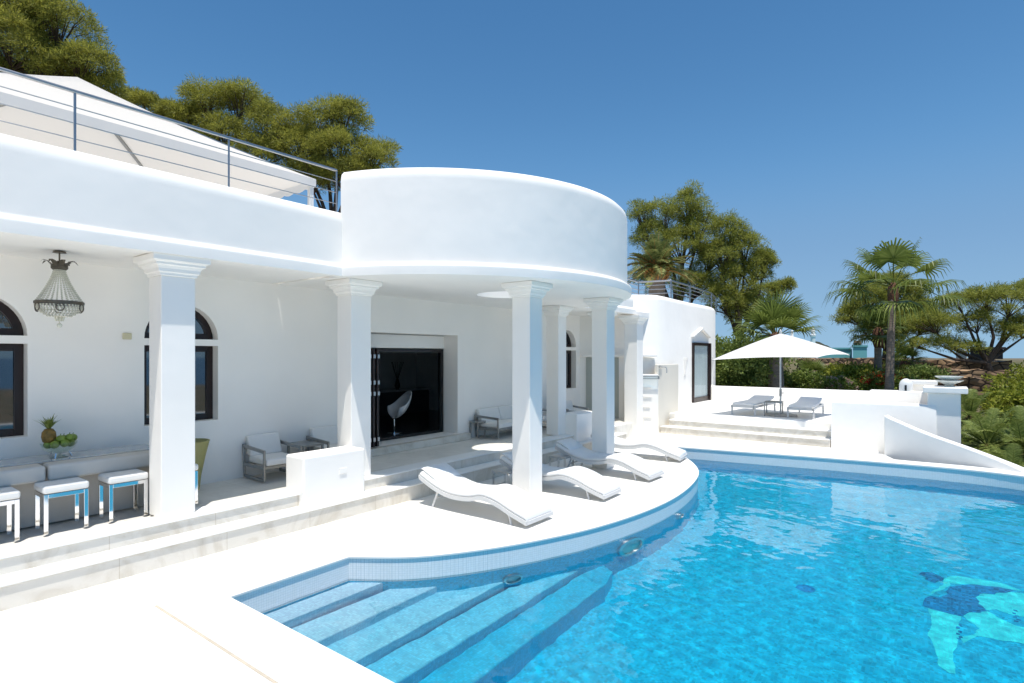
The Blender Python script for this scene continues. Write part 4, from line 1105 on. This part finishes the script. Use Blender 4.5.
# ================================================================== LAND
def sst(a, b, x):
    t = np.clip((x-a)/(b-a), 0, 1); return t*t*(3-2*t)
def ground(x, y):
    x = np.asarray(x, float); y = np.asarray(y, float)
    d = x*FX + y*FY
    h = -2.4 + 0*x
    # garden right of the terrace climbs away in steps
    g = -1.9 + 2.2*sst(14.5, 20, d) + 1.55*sst(31.5, 33.5, d)
    h = np.where(x > 16.3, np.maximum(h, g), h)
    # the hill behind the house
    hb = -2.4 + 5.0*sst(14.2, 19, y) + 3.2*sst(17, 40, y)
    h = np.maximum(h, np.where(x < 16, hb, hb*0 + np.minimum(hb, 1.6)))
    # land falls to the sea
    r = np.hypot(x, y)
    h = h - 45*sst(75, 150, r) 
    h = h + .10*np.sin(x*.9+y*.4)*np.sin(y*.8-.3*x)*sst(16, 20, np.hypot(x, y))
    return h
nx = 150
ax = np.sign(np.linspace(-1, 1, nx))*np.abs(np.linspace(-1, 1, nx))**1.8*220+8
GX, GY = np.meshgrid(ax, ax)
GZ = ground(GX, GY)
me = bpy.data.meshes.new('ground')
idx = np.arange(nx*nx).reshape(nx, nx)
fc = np.stack([idx[:-1, :-1], idx[:-1, 1:], idx[1:, 1:], idx[1:, :-1]], -1).reshape(-1, 4)
me.from_pydata(np.stack([GX, GY, GZ], -1).reshape(-1, 3).tolist(), [], fc.tolist())
me.polygons.foreach_set('use_smooth', [True]*len(me.polygons))
me.materials.append(M['ground']); g = bpy.data.objects.new('ground', me); C.objects.link(g); g['kind'] = 'structure'
MB().add([(-9000, -9000, -38), (9000, -9000, -38), (9000, 9000, -38), (-9000, 9000, -38)], [(0, 1, 2, 3)]).build('sea', M['sea'], kind='structure')
# distant scrub-covered rise
mb = MB(); c = at(812, 150); vs = []; k = 40
for j in range(13):
    for i in range(k):
        a = 2*PI*i/k; r_ = 1-j/12
        nz_ = 1+.25*math.sin(3*a+1)+.12*math.sin(7*a)
        vs.append((c[0]+26*r_*math.cos(a)*nz_, c[1]+17*r_*math.sin(a)*nz_, -20+(25.5)*(1-r_**1.7)+.5*math.sin(9*a+j)))
mb.add(vs, [(j*k+i, j*k+(i+1) % k, (j+1)*k+(i+1) % k, (j+1)*k+i) for j in range(12) for i in range(k)])
mb.build('hill', M['scrubhill'], kind='structure', smooth=60)

# ================================================================== VEGETATION
def unit(n):
    v = rng.normal(size=(n, 3)); return v/np.linalg.norm(v, axis=1, keepdims=True)
def tufts(lf, c, r, n, ln, w, up=.35):
    """needle or leaf quads radiating from a puff"""
    d = unit(n); d[:, 2] = d[:, 2]*.75+up; d /= np.linalg.norm(d, axis=1, keepdims=True)
    rad = rng.uniform(.35, 1.0, (n, 1))
    p = np.asarray(c) + d*rad*np.asarray(r)
    dd = d*.8 + unit(n)*.6; dd /= np.linalg.norm(dd, axis=1, keepdims=True)
    s = np.cross(dd, unit(n)); s /= np.maximum(1e-6, np.linalg.norm(s, axis=1, keepdims=True))
    l = ln*rng.uniform(.6, 1.3, (n, 1)); ww = w*rng.uniform(.7, 1.3, (n, 1))
    a = p - s*ww*.5; b = p + s*ww*.5; t = p + dd*l
    lf.add(np.stack([a, b, t + s*ww*.3, t - s*ww*.3], 1))
def blob_points(c, r, n, top=True):
    d = unit(n)
    if top: d[:, 2] = np.where(d[:, 2] < -.45, -d[:, 2], d[:, 2])
    q = rng.uniform(.3, 1.0, (n, 1))**.5
    return np.asarray(c) + d*q*np.asarray(r)
def pine(label, base, blobs, m='pine', puff=.5, dens=75, per=22, group=None, tr=.22, lean=None, ln=.135, w=.022, flat=.72, name='pine_tree'):
    bx, by = base; bz = float(ground(bx, by))-.3
    t = thing(name, label, 'tree', (bx, by, bz), 0, group)
    lf = Leaves(); tk = MB()
    top = max(b[0][2] for b in blobs)
    cx_ = np.mean([b[0][0] for b in blobs]); cy_ = np.mean([b[0][1] for b in blobs]); zmin = min(b[0][2]-b[1][2]*.5 for b in blobs)
    fork = Vector((bx+(cx_-bx)*.55, by+(cy_-by)*.55, bz+(zmin-bz)*.75))
    mid = Vector(lean) if lean else (Vector((bx, by, bz))+fork)/2+Vector((.2, -.1, 0))
    tk.tube([(bx, by, bz), tuple(mid), tuple(fork)], [tr*1.2, tr, tr*.8], 9)
    for (c, r) in blobs:
        e = Vector(c)-Vector((0, 0, r[2]*.15)); m1 = fork.lerp(e, .5)+Vector((rng.normal()*.25, rng.normal()*.25, -.25))
        tk.tube([tuple(fork), tuple(m1), tuple(e)], [tr*.55, tr*.36, tr*.14], 6)
        pts = blob_points(c, r, max(6, int(1.35*per*(r[0]*r[1]*r[2])**.5/1.2)))
        for p in pts:
            pr_ = puff*rng.uniform(.7, 1.25)
            tufts(lf, p, (pr_, pr_, pr_*flat), int(3.7*dens*rng.uniform(.7, 1.2)), ln, w)
            if rng.random() < .45: tk.tube([tuple(e.lerp(m1, .3)), tuple(e.lerp(Vector(p), .55)+Vector((0, 0, -.08))), tuple(p)], [tr*.16, tr*.10, .012], 4, cap=False)
    tk.build('trunk', M['bark_pine'], t, smooth=60)
    lf.build('crown', M[m], t, off=(bx, by, bz))
    return t
def B(u, v, d, rx, rz, dd=0, k=1.0):
    x, y = at(u, d+dd); return ((x, y, hz(v, d+dd)), (rx, rx, rz))

G1 = 'pines on the slope behind the house'
pine('large dark pine rising above the roof at the upper left corner', at(20, 24), [B(-30, 20, 23, 2.0, 1.5), B(25, 5, 23, 1.6, 1.2), B(60, 30, 23, 1.5, 1.1), B(10, 50, 22.5, 1.8, 1.2), B(85, 70, 23, 1.2, .8), B(45, 75, 23, 1.6, .9), B(-20, 80, 23, 1.8, 1.0), B(100, 95, 23.5, .8, .5)], puff=.5, per=26, group=G1)
pine('small pine top showing between the awning and the rounded pines', at(150, 27), [B(150, 112, 26, 1.0, .7), B(128, 98, 26, .45, .35), B(175, 122, 26, .9, .6), B(112, 84, 26, .4, .4)], puff=.42, per=20, group=G1)
pine('rounded pine behind the right end of the awning', at(235, 27), [B(205, 105, 26, 1.1, .8), B(240, 108, 26, 1.3, .9), B(185, 125, 26, 1.2, .8), B(225, 138, 26, 1.4, .8), B(270, 128, 26, 1.3, .9), B(262, 160, 26, 1.4, .9)], puff=.5, per=26, group=G1)
pine('rounded pine rising just left of the drum canopy', at(325, 27), [B(318, 128, 26, 1.2, .9), B(345, 118, 26, 1.1, .7), B(300, 150, 26, 1.3, .9), B(340, 155, 26, 1.6, 1.0), B(372, 160, 26, .9, .6), B(386, 152, 26.5, .4, .35), B(310, 180, 26, 1.5, .9), B(350, 180, 26, 1.5, .8)], puff=.5, per=26, group=G1)
G2 = 'tall pines behind the side wing'
pine('tall open pine behind the date palm on the side wing', at(675, 32), [B(690, 206, 32, 0.94, 1.08), B(662, 218, 32, 0.94, 0.96), B(700, 230, 32, 1.30, 1.20), B(650, 240, 32, 0.94, 0.96), B(680, 250, 32, 1.53, 1.20), B(640, 215, 32, 0.59, 0.72), B(712, 262, 32, 1.18, 1.08), B(655, 275, 32, 1.30, 1.08), B(697, 290, 32, 1.42, 1.08)], m='pine_far', flat=1.15, puff=.36, per=30, dens=50, group=G2, tr=.24)
pine('tall pine with upswept tip right of the date palm', at(735, 31), [B(730, 232, 31, 0.83, 0.84), B(745, 250, 31, 0.94, 0.96), B(722, 258, 31, 1.06, 1.08), B(755, 272, 31, 1.06, 0.96), B(735, 285, 31, 1.30, 1.08), B(765, 262, 31, 0.59, 0.60), B(722, 305, 31, 1.18, 0.96), B(750, 312, 31, 1.30, 0.96)], m='pine_far', flat=1.15, puff=.36, per=32, dens=50, group=G2, tr=.22)
pine('small round topped pine beside the fan palm behind the parasol', at(778, 33), [B(778, 286, 33, 0.65, 0.54), B(765, 296, 33, 0.83, 0.60), B(785, 290, 33, 0.47, 0.48), B(755, 318, 33, 1.42, 0.72)], m='pine_far', puff=.36, per=20, group=G2, tr=.14)
pine('dark rounded pine behind the two tall fan palms', at(880, 33), [B(868, 302, 33, 1.30, 0.96), B(905, 300, 33, 1.18, 0.96), B(890, 290, 33, 1.18, 0.84), B(855, 318, 33, 1.06, 0.72), B(915, 318, 33, 1.30, 0.84), B(890, 322, 33, 1.53, 0.84), B(925, 330, 33, 0.94, 0.60), B(880, 336, 33, 1.18, 0.60)], m='pine_far', puff=.45, per=30, group=G2, tr=.2)
b9 = at(997, 29)
pine('spreading pine with bare forked limbs above the stone walls', b9, [B(960, 305, 29, 1.0, .7), B(930, 325, 29, 1.2, .7), B(945, 345, 29, .9, .4), B(985, 300, 29, 1.1, .7), B(1010, 305, 29, 1.3, .9), B(1030, 330, 29, 1.3, .9), B(975, 325, 29, 1.0, .6), B(1005, 335, 29, .9, .6), B(1040, 295, 29, 1.3, .9), B(968, 348, 29, .6, .3), B(915, 345, 29, .6, .35)], m='pine_far', puff=.42, per=20, dens=58, tr=.19, lean=(at(990, 29)[0], at(990, 29)[1], hz(372, 29)))

# --- palms
def fan_frond(lf, pt, base, d, up, plen, flen, nseg, droop):
    base = np.asarray(base, float); d = np.asarray(d, float)
    side = np.cross(d, (0, 0, 1)); side /= max(1e-6, np.linalg.norm(side)); nrm = np.cross(side, d)
    hub = base + d*plen + np.array([0, 0, -droop*.25*plen])
    pt.tube([tuple(base), tuple(base+d*plen*.5), tuple(hub)], [.022, .016, .012], 4, cap=False)
    q = []
    for i in range(nseg):
        a = math.radians(-112+224*i/(nseg-1)); l = flen*(1-.28*abs(a)/2.2)*rng.uniform(.9, 1.08)
        dr = d*math.cos(a)+side*math.sin(a)
        w = flen*.029
        s = np.cross(dr, nrm); s /= max(1e-6, np.linalg.norm(s))
        p0 = hub; p1 = hub+dr*l*.45+nrm*.02; p2 = hub+dr*l*.78+np.array([0, 0, -droop*l*.12]); p3 = hub+dr*l*.95+np.array([0, 0, -droop*l*(.32+.2*rng.random())])
        q += [[p0-s*w*.25, p0+s*w*.25, p1+s*w, p1-s*w], [p1-s*w, p1+s*w, p2+s*w*.6, p2-s*w*.6], [p2-s*w*.6, p2+s*w*.6, p3+s*w*.12, p3-s*w*.12]]
    lf.add(q)
def fan_palm(label, base, ztop, n, plen, flen, r0, group, lean=(0, 0), spread=(-25, 80), droop=.8):
    bx, by = base; bz = float(ground(bx, by))-.2
    t = thing('fan_palm', label, 'palm tree', (bx, by, bz), 0, group)
    topx, topy = bx+lean[0], by+lean[1]
    pts = []; rad = []
    for i in range(13):
        q = i/12; pts.append((bx+lean[0]*q**1.5, by+lean[1]*q**1.5, bz+(ztop-bz)*q)); rad.append(r0*(1.25-.45*q)*(1+.04*math.sin(i*3)))
    MB().tube(pts, rad, 14).build('trunk', M['bark_palm'], t, smooth=60)
    hz_ = .75
    MB().lathe([(r0*.85, -hz_), (r0*1.25, -hz_*.75), (r0*1.5, -hz_*.35), (r0*1.2, 0), (r0*.5, .15), (.001, .2)], (topx, topy, ztop), 14).build('fibre_collar', M['fibre'], t, smooth=60)
    lf = Leaves(); pt = MB()
    for i in range(n):
        a = i*2.399+rng.normal()*.15; el = math.radians(spread[1]+(spread[0]-spread[1])*((i+.5)/n)**.85+rng.normal()*5)
        d = (math.cos(a)*math.cos(el), math.sin(a)*math.cos(el), math.sin(el))
        fan_frond(lf, pt, (topx, topy, ztop), d, 1, plen*rng.uniform(.8, 1.15), flen*rng.uniform(.85, 1.1), 26, droop*(.5+.5*(i/n)))
    pt.build('frond_stems', M['fan'], t, smooth=60)
    lf.build('crown', M['fan'], t, off=(bx, by, bz)); return t
GP = 'fan palms in the garden'
d_ = 20.5
fan_palm('tallest fan palm with straight grey trunk and red brown collar', at(889, d_), hz(286, d_), 18, 1.35, 1.15, .125, GP, lean=(.35, -.1), spread=(-12, 84), droop=1.35)
d_ = 23
fan_palm('shorter fan palm with red brown trunk just left of the tallest palm', at(878, d_), hz(330, d_), 20, .6, .8, .14, GP, spread=(-20, 75))
d_ = 21.5
fan_palm('fan palm with thick trunk directly behind the parasol', at(776, d_), hz(337, d_), 18, .95, 1.1, .26, GP, spread=(5, 82), droop=.6)
d_ = 30
fan_palm('low dark palm beneath the lamp post', at(905, d_), hz(362, d_), 18, .6, .8, .18, GP, spread=(-20, 75))
d_ = 25
fan_palm('low bright fan palm leaning out beside the parasol pole', at(815, d_), hz(378, d_), 16, .6, .75, .15, GP, spread=(-15, 70))

def feather_fronds(lf, top, n, ln, spread, leaf, pairs=34, droopk=.55, w=.022, stem=None):
    for i in range(n):
        a = i*2.399+rng.normal()*.2; el = math.radians(spread[1]+(spread[0]-spread[1])*((i+.5)/n)**.8+rng.normal()*5)
        L_ = ln*rng.uniform(.85, 1.12); P = []
        for k in range(11):
            q = k/10; h = L_*q*math.cos(el)*(1-.1*q); z = L_*q*math.sin(el)-droopk*L_*q**2.2*(.35+.65*math.cos(el))
            P.append(np.array([top[0]+math.cos(a)*h, top[1]+math.sin(a)*h, top[2]+z]))
        if stem is not None: stem.tube([tuple(p) for p in P], [.025*(1-.85*k/10) for k in range(11)], 4, cap=False)
        q_ = []
        for k in range(pairs):
            q = .14+.86*k/pairs; f = q*10; j = min(9, int(f)); p = P[j]+(P[j+1]-P[j])*(f-j)
            tg = P[j+1]-P[j]; tg /= np.linalg.norm(tg); sd_ = np.cross(tg, (0, 0, 1)); sd_ /= max(1e-6, np.linalg.norm(sd_)); up = np.cross(sd_, tg)
            l = leaf*(math.sin(PI*min(1, .12+q*.9))**.6)*rng.uniform(.85, 1.1)
            for sg in (-1, 1):
                dr = sd_*sg*.75+tg*.55+up*.28*rng.uniform(.3, 1.2); dr /= np.linalg.norm(dr)
                e = p+dr*l+np.array([0, 0, -.18*l]); m_ = p+dr*l*.5
                s = np.cross(dr, up); s /= max(1e-6, np.linalg.norm(s)); s = s*w
                q_ += [[p-s*.5, p+s*.5, m_+s, m_-s], [m_-s, m_+s, e+s*.1, e-s*.1]]
        lf.add(q_)
d_ = 24
bx, by = at(657, d_); bz = 3.0
t = thing('date_palm', 'feathery date palm with orange frond bases above the side wing', 'palm tree', (bx, by, bz))
MB().tube([(bx, by, float(ground(bx, by))), (bx, by, hz(276, d_))], [.35, .33], 14).build('trunk', M['bark_palm'], t, smooth=60)
lf = Leaves(); st_ = MB(); feather_fronds(lf, (bx, by, hz(270, d_)), 60, 1.95, (-8, 84), .36, droopk=.42, stem=st_)
st_.build('frond_stems', M['date_base'], t, smooth=60)
mb = MB()
for i in range(120):
    a = i*2.399; z = hz(283, d_)+.75*(i/120); mb.bar((bx+.28*math.cos(a), by+.28*math.sin(a), z), (bx+.52*math.cos(a), by+.52*math.sin(a), z+.24), .06, .02)
mb.build('frond_bases', M['date_base'], t)
lf.build('crown', M['feather'], t, off=(bx, by, bz))

def cycad(label, u, d, z, n, ln, group):
    x, y = at(u, d); gz = min(float(ground(x, y)), z-.2)
    t = thing('low_palm', label, 'palm', (x, y, gz), 0, group)
    MB().lathe([(.2, 0), (.26, (z-gz)*.5), (.2, z-gz), (.05, z-gz+.1)], (x, y, gz), 12).build('trunk', M['fibre'], t, smooth=60)
    lf = Leaves(); s = MB(); feather_fronds(lf, (x, y, z), int(n*.75), ln*1.12, (-10, 78), .27, pairs=52, droopk=.6, w=.010, stem=s)
    s.build('frond_stems', M['cycad'], t, smooth=60); lf.build('crown', M['cycad'], t, off=(x, y, gz)); return t
GL = 'low feathery palms below the pier'
cycad('low feathery palm closest to the corner pier', 988, 15.5, -.30, 38, 1.6, GL)
cycad('low feathery palm at the right edge below the yellow bush', 1024, 15.0, -.45, 36, 1.6, GL)
cycad('low feathery palm hugging the pool edge at the far right', 1012, 13.6, -.95, 32, 1.3, GL)
cycad('low feathery palm half hidden behind the corner pier', 970, 18.5, .15, 30, 1.3, GL)

def bush(label, u, v, d, rx, rz, m, n, ln=.10, w=.055, group=None, name='bush', blobs=None, cat='bush', flowers=None, fm='flower'):
    x, y = at(u, d); z = hz(v, d); gz = min(float(ground(x, y)), z-rz*.6)
    t = thing(name, label, cat, (x, y, gz), 0, group)
    lf = Leaves(); st2 = MB()
    bl = blobs or [(0, 0, 0, 1.0)]+[(rng.normal()*.5, rng.normal()*.5, rng.uniform(-.35, .4), rng.uniform(.45, .7)) for _ in range(7)]
    for (ox, oy, oz, s) in bl:
        c = np.array([x+ox*rx, y+oy*rx, z+oz*rz])
        pts = blob_points(c, (rx*s, rx*s, rz*s), max(5, int(n*s*s/8)), top=False)
        for p in pts: tufts(lf, p, np.array([.28, .28, .2])*rng.uniform(.7, 1.3), 34, ln, w, .25)
        st2.tube([(x, y, gz), tuple((np.array([x, y, gz])+c)/2+rng.normal(size=3)*.1), tuple(c)], [.05, .035, .015], 5)
    st2.build('stems', M['bark_pine'], t); lf.build('foliage', M[m], t, off=(x, y, gz))
    if flowers:
        fl = Leaves()
        for i in range(flowers):
            dd = unit(1)[0]; dd[2] = abs(dd[2]); p = np.array([x, y, z])+dd*np.array([rx, rx, rz])*rng.uniform(.8, 1.05)
            tufts(fl, p, (.07, .07, .06), 14, .07, .05, .3)
        fl.build('flowers', M[fm], t, off=(x, y, gz))['kind'] = 'stuff'
    return t
# tall hedge right of the wing
hd = at(745, 23.6)
GH = 'dense shrubs behind the terrace wall'
bush('dark tall hedge shrub beside the wall of the side wing', 728, 368, 23.5, 1.5, 1.5, 'hedge', 760, group=GH)
bush('dark tall hedge shrub left of the palm trunk behind the parasol', 755, 360, 24.2, 1.3, 1.2, 'hedge', 620, group=GH)
bush('dark rounded hedge shrub under the left wing of the parasol', 742, 385, 22.8, 1.2, .9, 'hedge', 460, group=GH)
bush('dark leafy shrub between the palm trunk and the parasol pole', 768, 382, 23.0, .8, .7, 'hedge', 320, group=GH)
bush('leafy shrub right of the parasol pole', 800, 384, 23.0, 1.0, .5, 'bush', 300, group=GH)
bush('dark leafy shrub with pale blossoms right of the parasol', 828, 388, 22.6, .9, .42, 'hedge', 260, group=GH, flowers=40, fm='pinkflower')
bush('bright yellow green bush in front of the orange stone wall', 857, 377, 23.5, .75, .6, 'yellowbush', 380, group=GH)
bush('green bush with red flowers at the foot of the palm trunks', 880, 384, 22.0, .75, .42, 'bush', 300, group=GH, flowers=60)
bush('pale flowering bush left of the yellow green bush', 838, 388, 22.0, .6, .4, 'bush', 170, group=GH, flowers=50, fm='pinkflower')
bush('green bush right of the tallest palm trunk', 903, 384, 22.5, .55, .3, 'bush', 280, group=GH, flowers=14)
bush('dark green shrub below the upper stone wall', 925, 374, 27, .6, .35, 'hedge', 120, group=GH)
bush('big yellow green bush at the right edge of the garden', 1024, 408, 19, 1.15, 1.0, 'yellowbush', 560, group='yellow green bushes on the right')
bush('tall yellow green bush behind the big one at the right edge', 1040, 385, 22, 1.2, 1.0, 'yellowbush', 480, group='yellow green bushes on the right')
bush('small grey green shrub beside the lower stone wall', 974, 402, 22, .5, .3, 'hedge', 110)
bush('dark green bush behind the low feathery palms', 1000, 446, 17.5, 1.0, .7, 'hedge', 300)
bush('dark green bush filling the slope below the yellow bushes', 1035, 445, 16.5, 1.4, 1.0, 'hedge', 420)

# --- stone terrace walls
def stone_wall(label, p0, p1, z0, z1, th=.5):
    t = thing('stone_wall', label, 'stone wall', ((p0[0]+p1[0])/2, (p0[1]+p1[1])/2, z0), 0, 'rubble stone terrace walls')
    a = Vector((p0[0], p0[1])); b = Vector((p1[0], p1[1])); Ln = (b-a).length; tt = (b-a)/Ln; nn = Vector((-tt.y, tt.x))
    mb = MB(); n_ = max(4, int(Ln/.35)); rows = 5
    r2 = random.Random(int(p0[0]*100))
    for side in (-1, 1):
        vs = []
        for j in range(rows+1):
            for i in range(n_+1):
                p = a+tt*(Ln*i/n_)+nn*side*(th/2+r2.uniform(-.05, .05))
                vs.append((p.x, p.y, z0+(z1-z0)*j/rows+(r2.uniform(-.07, .07) if j == rows else 0)))
        mb.add(vs, [(j*(n_+1)+i, j*(n_+1)+i+1, (j+1)*(n_+1)+i+1, (j+1)*(n_+1)+i) for j in range(rows) for i in range(n_)])
        if side == -1: t0 = [v for v in vs[-(n_+1):]]; e0 = [vs[j*(n_+1)] for j in range(rows+1)]; e1 = [vs[j*(n_+1)+n_] for j in range(rows+1)]
    t1 = vs[-(n_+1):]
    mb.add(t0+t1, [(i, i+1, n_+2+i, n_+1+i) for i in range(n_)])
    f0 = [vs[j*(n_+1)] for j in range(rows+1)]; f1 = [vs[j*(n_+1)+n_] for j in range(rows+1)]
    for ea, eb in ((e0, f0), (e1, f1)): mb.add(ea+eb, [(j, j+1, rows+2+j, rows+1+j) for j in range(rows)])
    mb.build('stonework', M['stone'], t); return t
stone_wall('long upper stone wall under the spreading pine', at(905, 33), at(1012, 30), hz(376, 31), hz(360.5, 31.5))
stone_wall('middle stone wall below the spreading pine', at(938, 28.5), at(1010, 26.5), hz(395, 27), hz(370, 27.5))
stone_wall('lower stone wall behind the stone bowls', at(952, 24), at(992, 23), hz(420, 23), hz(378, 23.5))
stone_wall('orange stone wall behind the yellow green bush', at(800, 30), at(885, 31), hz(384, 30), hz(358.5, 30.5))

# --- buildings beyond the garden
far_b = at(838, 62)
tb2 = thing('turquoise_house', 'turquoise flat roofed house with white chimneys beyond the garden', 'house', (far_b[0], far_b[1], .5))
def fbox(mb, u0, u1, v0, v1, d, th):
    a, b = at(u0, d), at(u1, d); c_, e = at(u1, d+th), at(u0, d+th)
    z0, z1 = hz(v1, d), hz(v0, d)
    vs = [(p[0], p[1], z) for z in (z0, z1) for p in (a, b, c_, e)]
    mb.add(vs, [(0,3,2,1),(4,5,6,7),(0,1,5,4),(1,2,6,5),(2,3,7,6),(3,0,4,7)]); return mb
m_ = MB(); fbox(m_, 800, 852, 349, 372, 62, 5); fbox(m_, 853, 867, 346.5, 372, 61, 5); m_.build('wall', M['teal'], tb2)
m_ = MB(); fbox(m_, 852, 868, 345.2, 346.8, 60.9, 5.2); fbox(m_, 800, 851, 347.6, 349.2, 61.9, 5.2); m_.build('roof_edge', M['teal'], tb2)
for u, v0, w in ((792, 330, 1.5), (813, 328, 2.2)):
    x, y = at(u, 64); z1 = hz(v0, 64); r_ = w*64/570
    MB().lathe([(r_, 0), (r_, z1-1.0), (r_*1.25, z1-.95), (r_*1.25, z1-.75), (r_*.9, z1-.7), (r_*.9, z1-.35), (r_*.5, z1-.05), (.001, z1)], (x, y, 0), 12).build('chimney', M['whitefar'], tb2, smooth=50)
m_ = MB(); x, y = at(857.5, 62); m_.lathe([(.35, hz(346, 62)), (.4, hz(343, 62)), (.25, hz(341, 62)), (.001, hz(340.5, 62))], (x, y, 0), 10); m_.build('roof_vent', M['stone'], tb2)
pv = thing('dark_pavilion', 'dark flat roofed timber pavilion behind the spreading pine', 'pavilion', (*at(988, 40), 1))
m_ = MB(); fbox(m_, 967, 1006, 347, 349, 40, 3); m_.build('roof', M['darkroof'], pv)
m_ = MB(); fbox(m_, 970, 1003, 349.2, 372, 40.4, 2.2); m_.build('wall', M['darkroof'], pv)
hut = thing('white_hut', 'small white hut left of the dark pavilion', 'hut', (*at(961, 44), 1))
m_ = MB(); fbox(m_, 956, 967, 351, 372, 44, 3); m_.build('wall', M['whitefar'], hut)
m_ = MB(); fbox(m_, 955, 968, 349.6, 351.2, 43.8, 3.4); m_.build('roof', M['whitefar'], hut)
lp_ = at(912.5, 32)
lpst = thing('lamp_post', 'dark lamp post with lantern above the upper stone wall', 'lamp post', (lp_[0], lp_[1], hz(372, 32)))
MB().tube([(lp_[0], lp_[1], hz(372, 32)), (lp_[0], lp_[1], hz(347, 32))], .07, 8).build('post', M['frame_dark'], lpst)
MB().lathe([(.05, 0), (.14, .05), (.17, .28), (.2, .3), (.05, .42), (.001, .45)], (lp_[0], lp_[1], hz(347, 32)), 8).build('lantern', M['darkroof'], lpst)

# ================================================================== LIGHT, SKY, CAMERA
to_sun = Vector((-.9, -1.0, 5.1)).normalized()
el = math.asin(to_sun.z); rot = math.atan2(to_sun.x, to_sun.y)
sl = bpy.data.lights.new('sun', 'SUN'); sl.energy = 5.0; sl.angle = math.radians(.53); sl.color = (1, .955, .88)
so = bpy.data.objects.new('sun', sl); C.objects.link(so); so.rotation_euler = (-to_sun).to_track_quat('-Z', 'Y').to_euler(); so.location = (0, 0, 30)
sl.cycles.is_caustics_light = True
w = bpy.data.worlds.new('World'); bpy.context.scene.world = w; w.use_nodes = True
nt = w.node_tree; bg = nt.nodes['Background']
sky = nt.nodes.new('ShaderNodeTexSky'); sky.sky_type = 'NISHITA'; sky.sun_disc = False
sky.sun_elevation = el; sky.sun_rotation = rot; sky.air_density = 1.0; sky.dust_density = .05; sky.ozone_density = 1.6; sky.altitude = 50
hsv = nt.nodes.new('ShaderNodeHueSaturation'); hsv.inputs['Saturation'].default_value = 1.26; hsv.inputs['Hue'].default_value = .495
nt.links.new(sky.outputs[0], hsv.inputs['Color'])
# clear-weather haze: the lowest part of the sky dome takes the pale blue of the air over the sea
STR = .135
tcw = nt.nodes.new('ShaderNodeTexCoord'); sep = nt.nodes.new('ShaderNodeSeparateXYZ'); nt.links.new(tcw.outputs['Generated'], sep.inputs[0])
hr = nt.nodes.new('ShaderNodeValToRGB'); e = hr.color_ramp.elements
def lin(c): return tuple(((k/255+.055)/1.055)**2.4 for k in c)
e[0].position = 0.0; e[0].color = rgb(lin((154, 193, 222))); e[1].position = .34; e[1].color = rgb(lin((90, 143, 197)))
q = e.new(.15); q.color = rgb(lin((130, 172, 213)))
nt.links.new(sep.outputs['Z'], hr.inputs[0])
sc_ = nt.nodes.new('ShaderNodeVectorMath'); sc_.operation = 'SCALE'; sc_.inputs['Scale'].default_value = 1/STR; nt.links.new(hr.outputs[0], sc_.inputs[0])
mr = nt.nodes.new('ShaderNodeMapRange'); mr.interpolation_type = 'SMOOTHSTEP'; mr.inputs['From Min'].default_value = .16; mr.inputs['From Max'].default_value = .36
nt.links.new(sep.outputs['Z'], mr.inputs['Value'])
mxw = nt.nodes.new('ShaderNodeMix'); mxw.data_type = 'RGBA'; nt.links.new(mr.outputs[0], mxw.inputs[0]); nt.links.new(sc_.outputs[0], mxw.inputs[6]); nt.links.new(hsv.outputs[0], mxw.inputs[7])
nt.links.new(mxw.outputs[2], bg.inputs[0]); bg.inputs[1].default_value = STR
for o in list(C.objects):
    if o.type == 'MESH' and o.name.split('.')[0] in CAUSTIC_RECEIVERS + ['body', 'belly', 'fin', 'fluke', 'stripe', 'pool_drain', 'ring', 'glass']:
        o.cycles.is_caustics_receiver = True

cam = bpy.data.cameras.new('camera'); co = bpy.data.objects.new('camera', cam); C.objects.link(co)
cam.sensor_width = 36; cam.lens = 570/1024*36; cam.shift_y = 13.5/1024; cam.clip_end = 30000; cam.clip_start = .05
co.location = (0, 0, EYE); co.rotation_euler = (PI/2, 0, YAW-PI/2)
sc = bpy.context.scene; sc.camera = co
sc.view_settings.view_transform = 'Standard'; sc.view_settings.look = 'None'; sc.view_settings.exposure = 0; sc.view_settings.gamma = 1
sc.render.engine = 'CYCLES'
cy = sc.cycles
cy.max_bounces = 14; cy.diffuse_bounces = 10; cy.glossy_bounces = 6; cy.transmission_bounces = 8; cy.transparent_max_bounces = 12
cy.use_denoising = True
cy.sample_clamp_indirect = 8.0
cy.caustics_refractive = True; cy.caustics_reflective = False
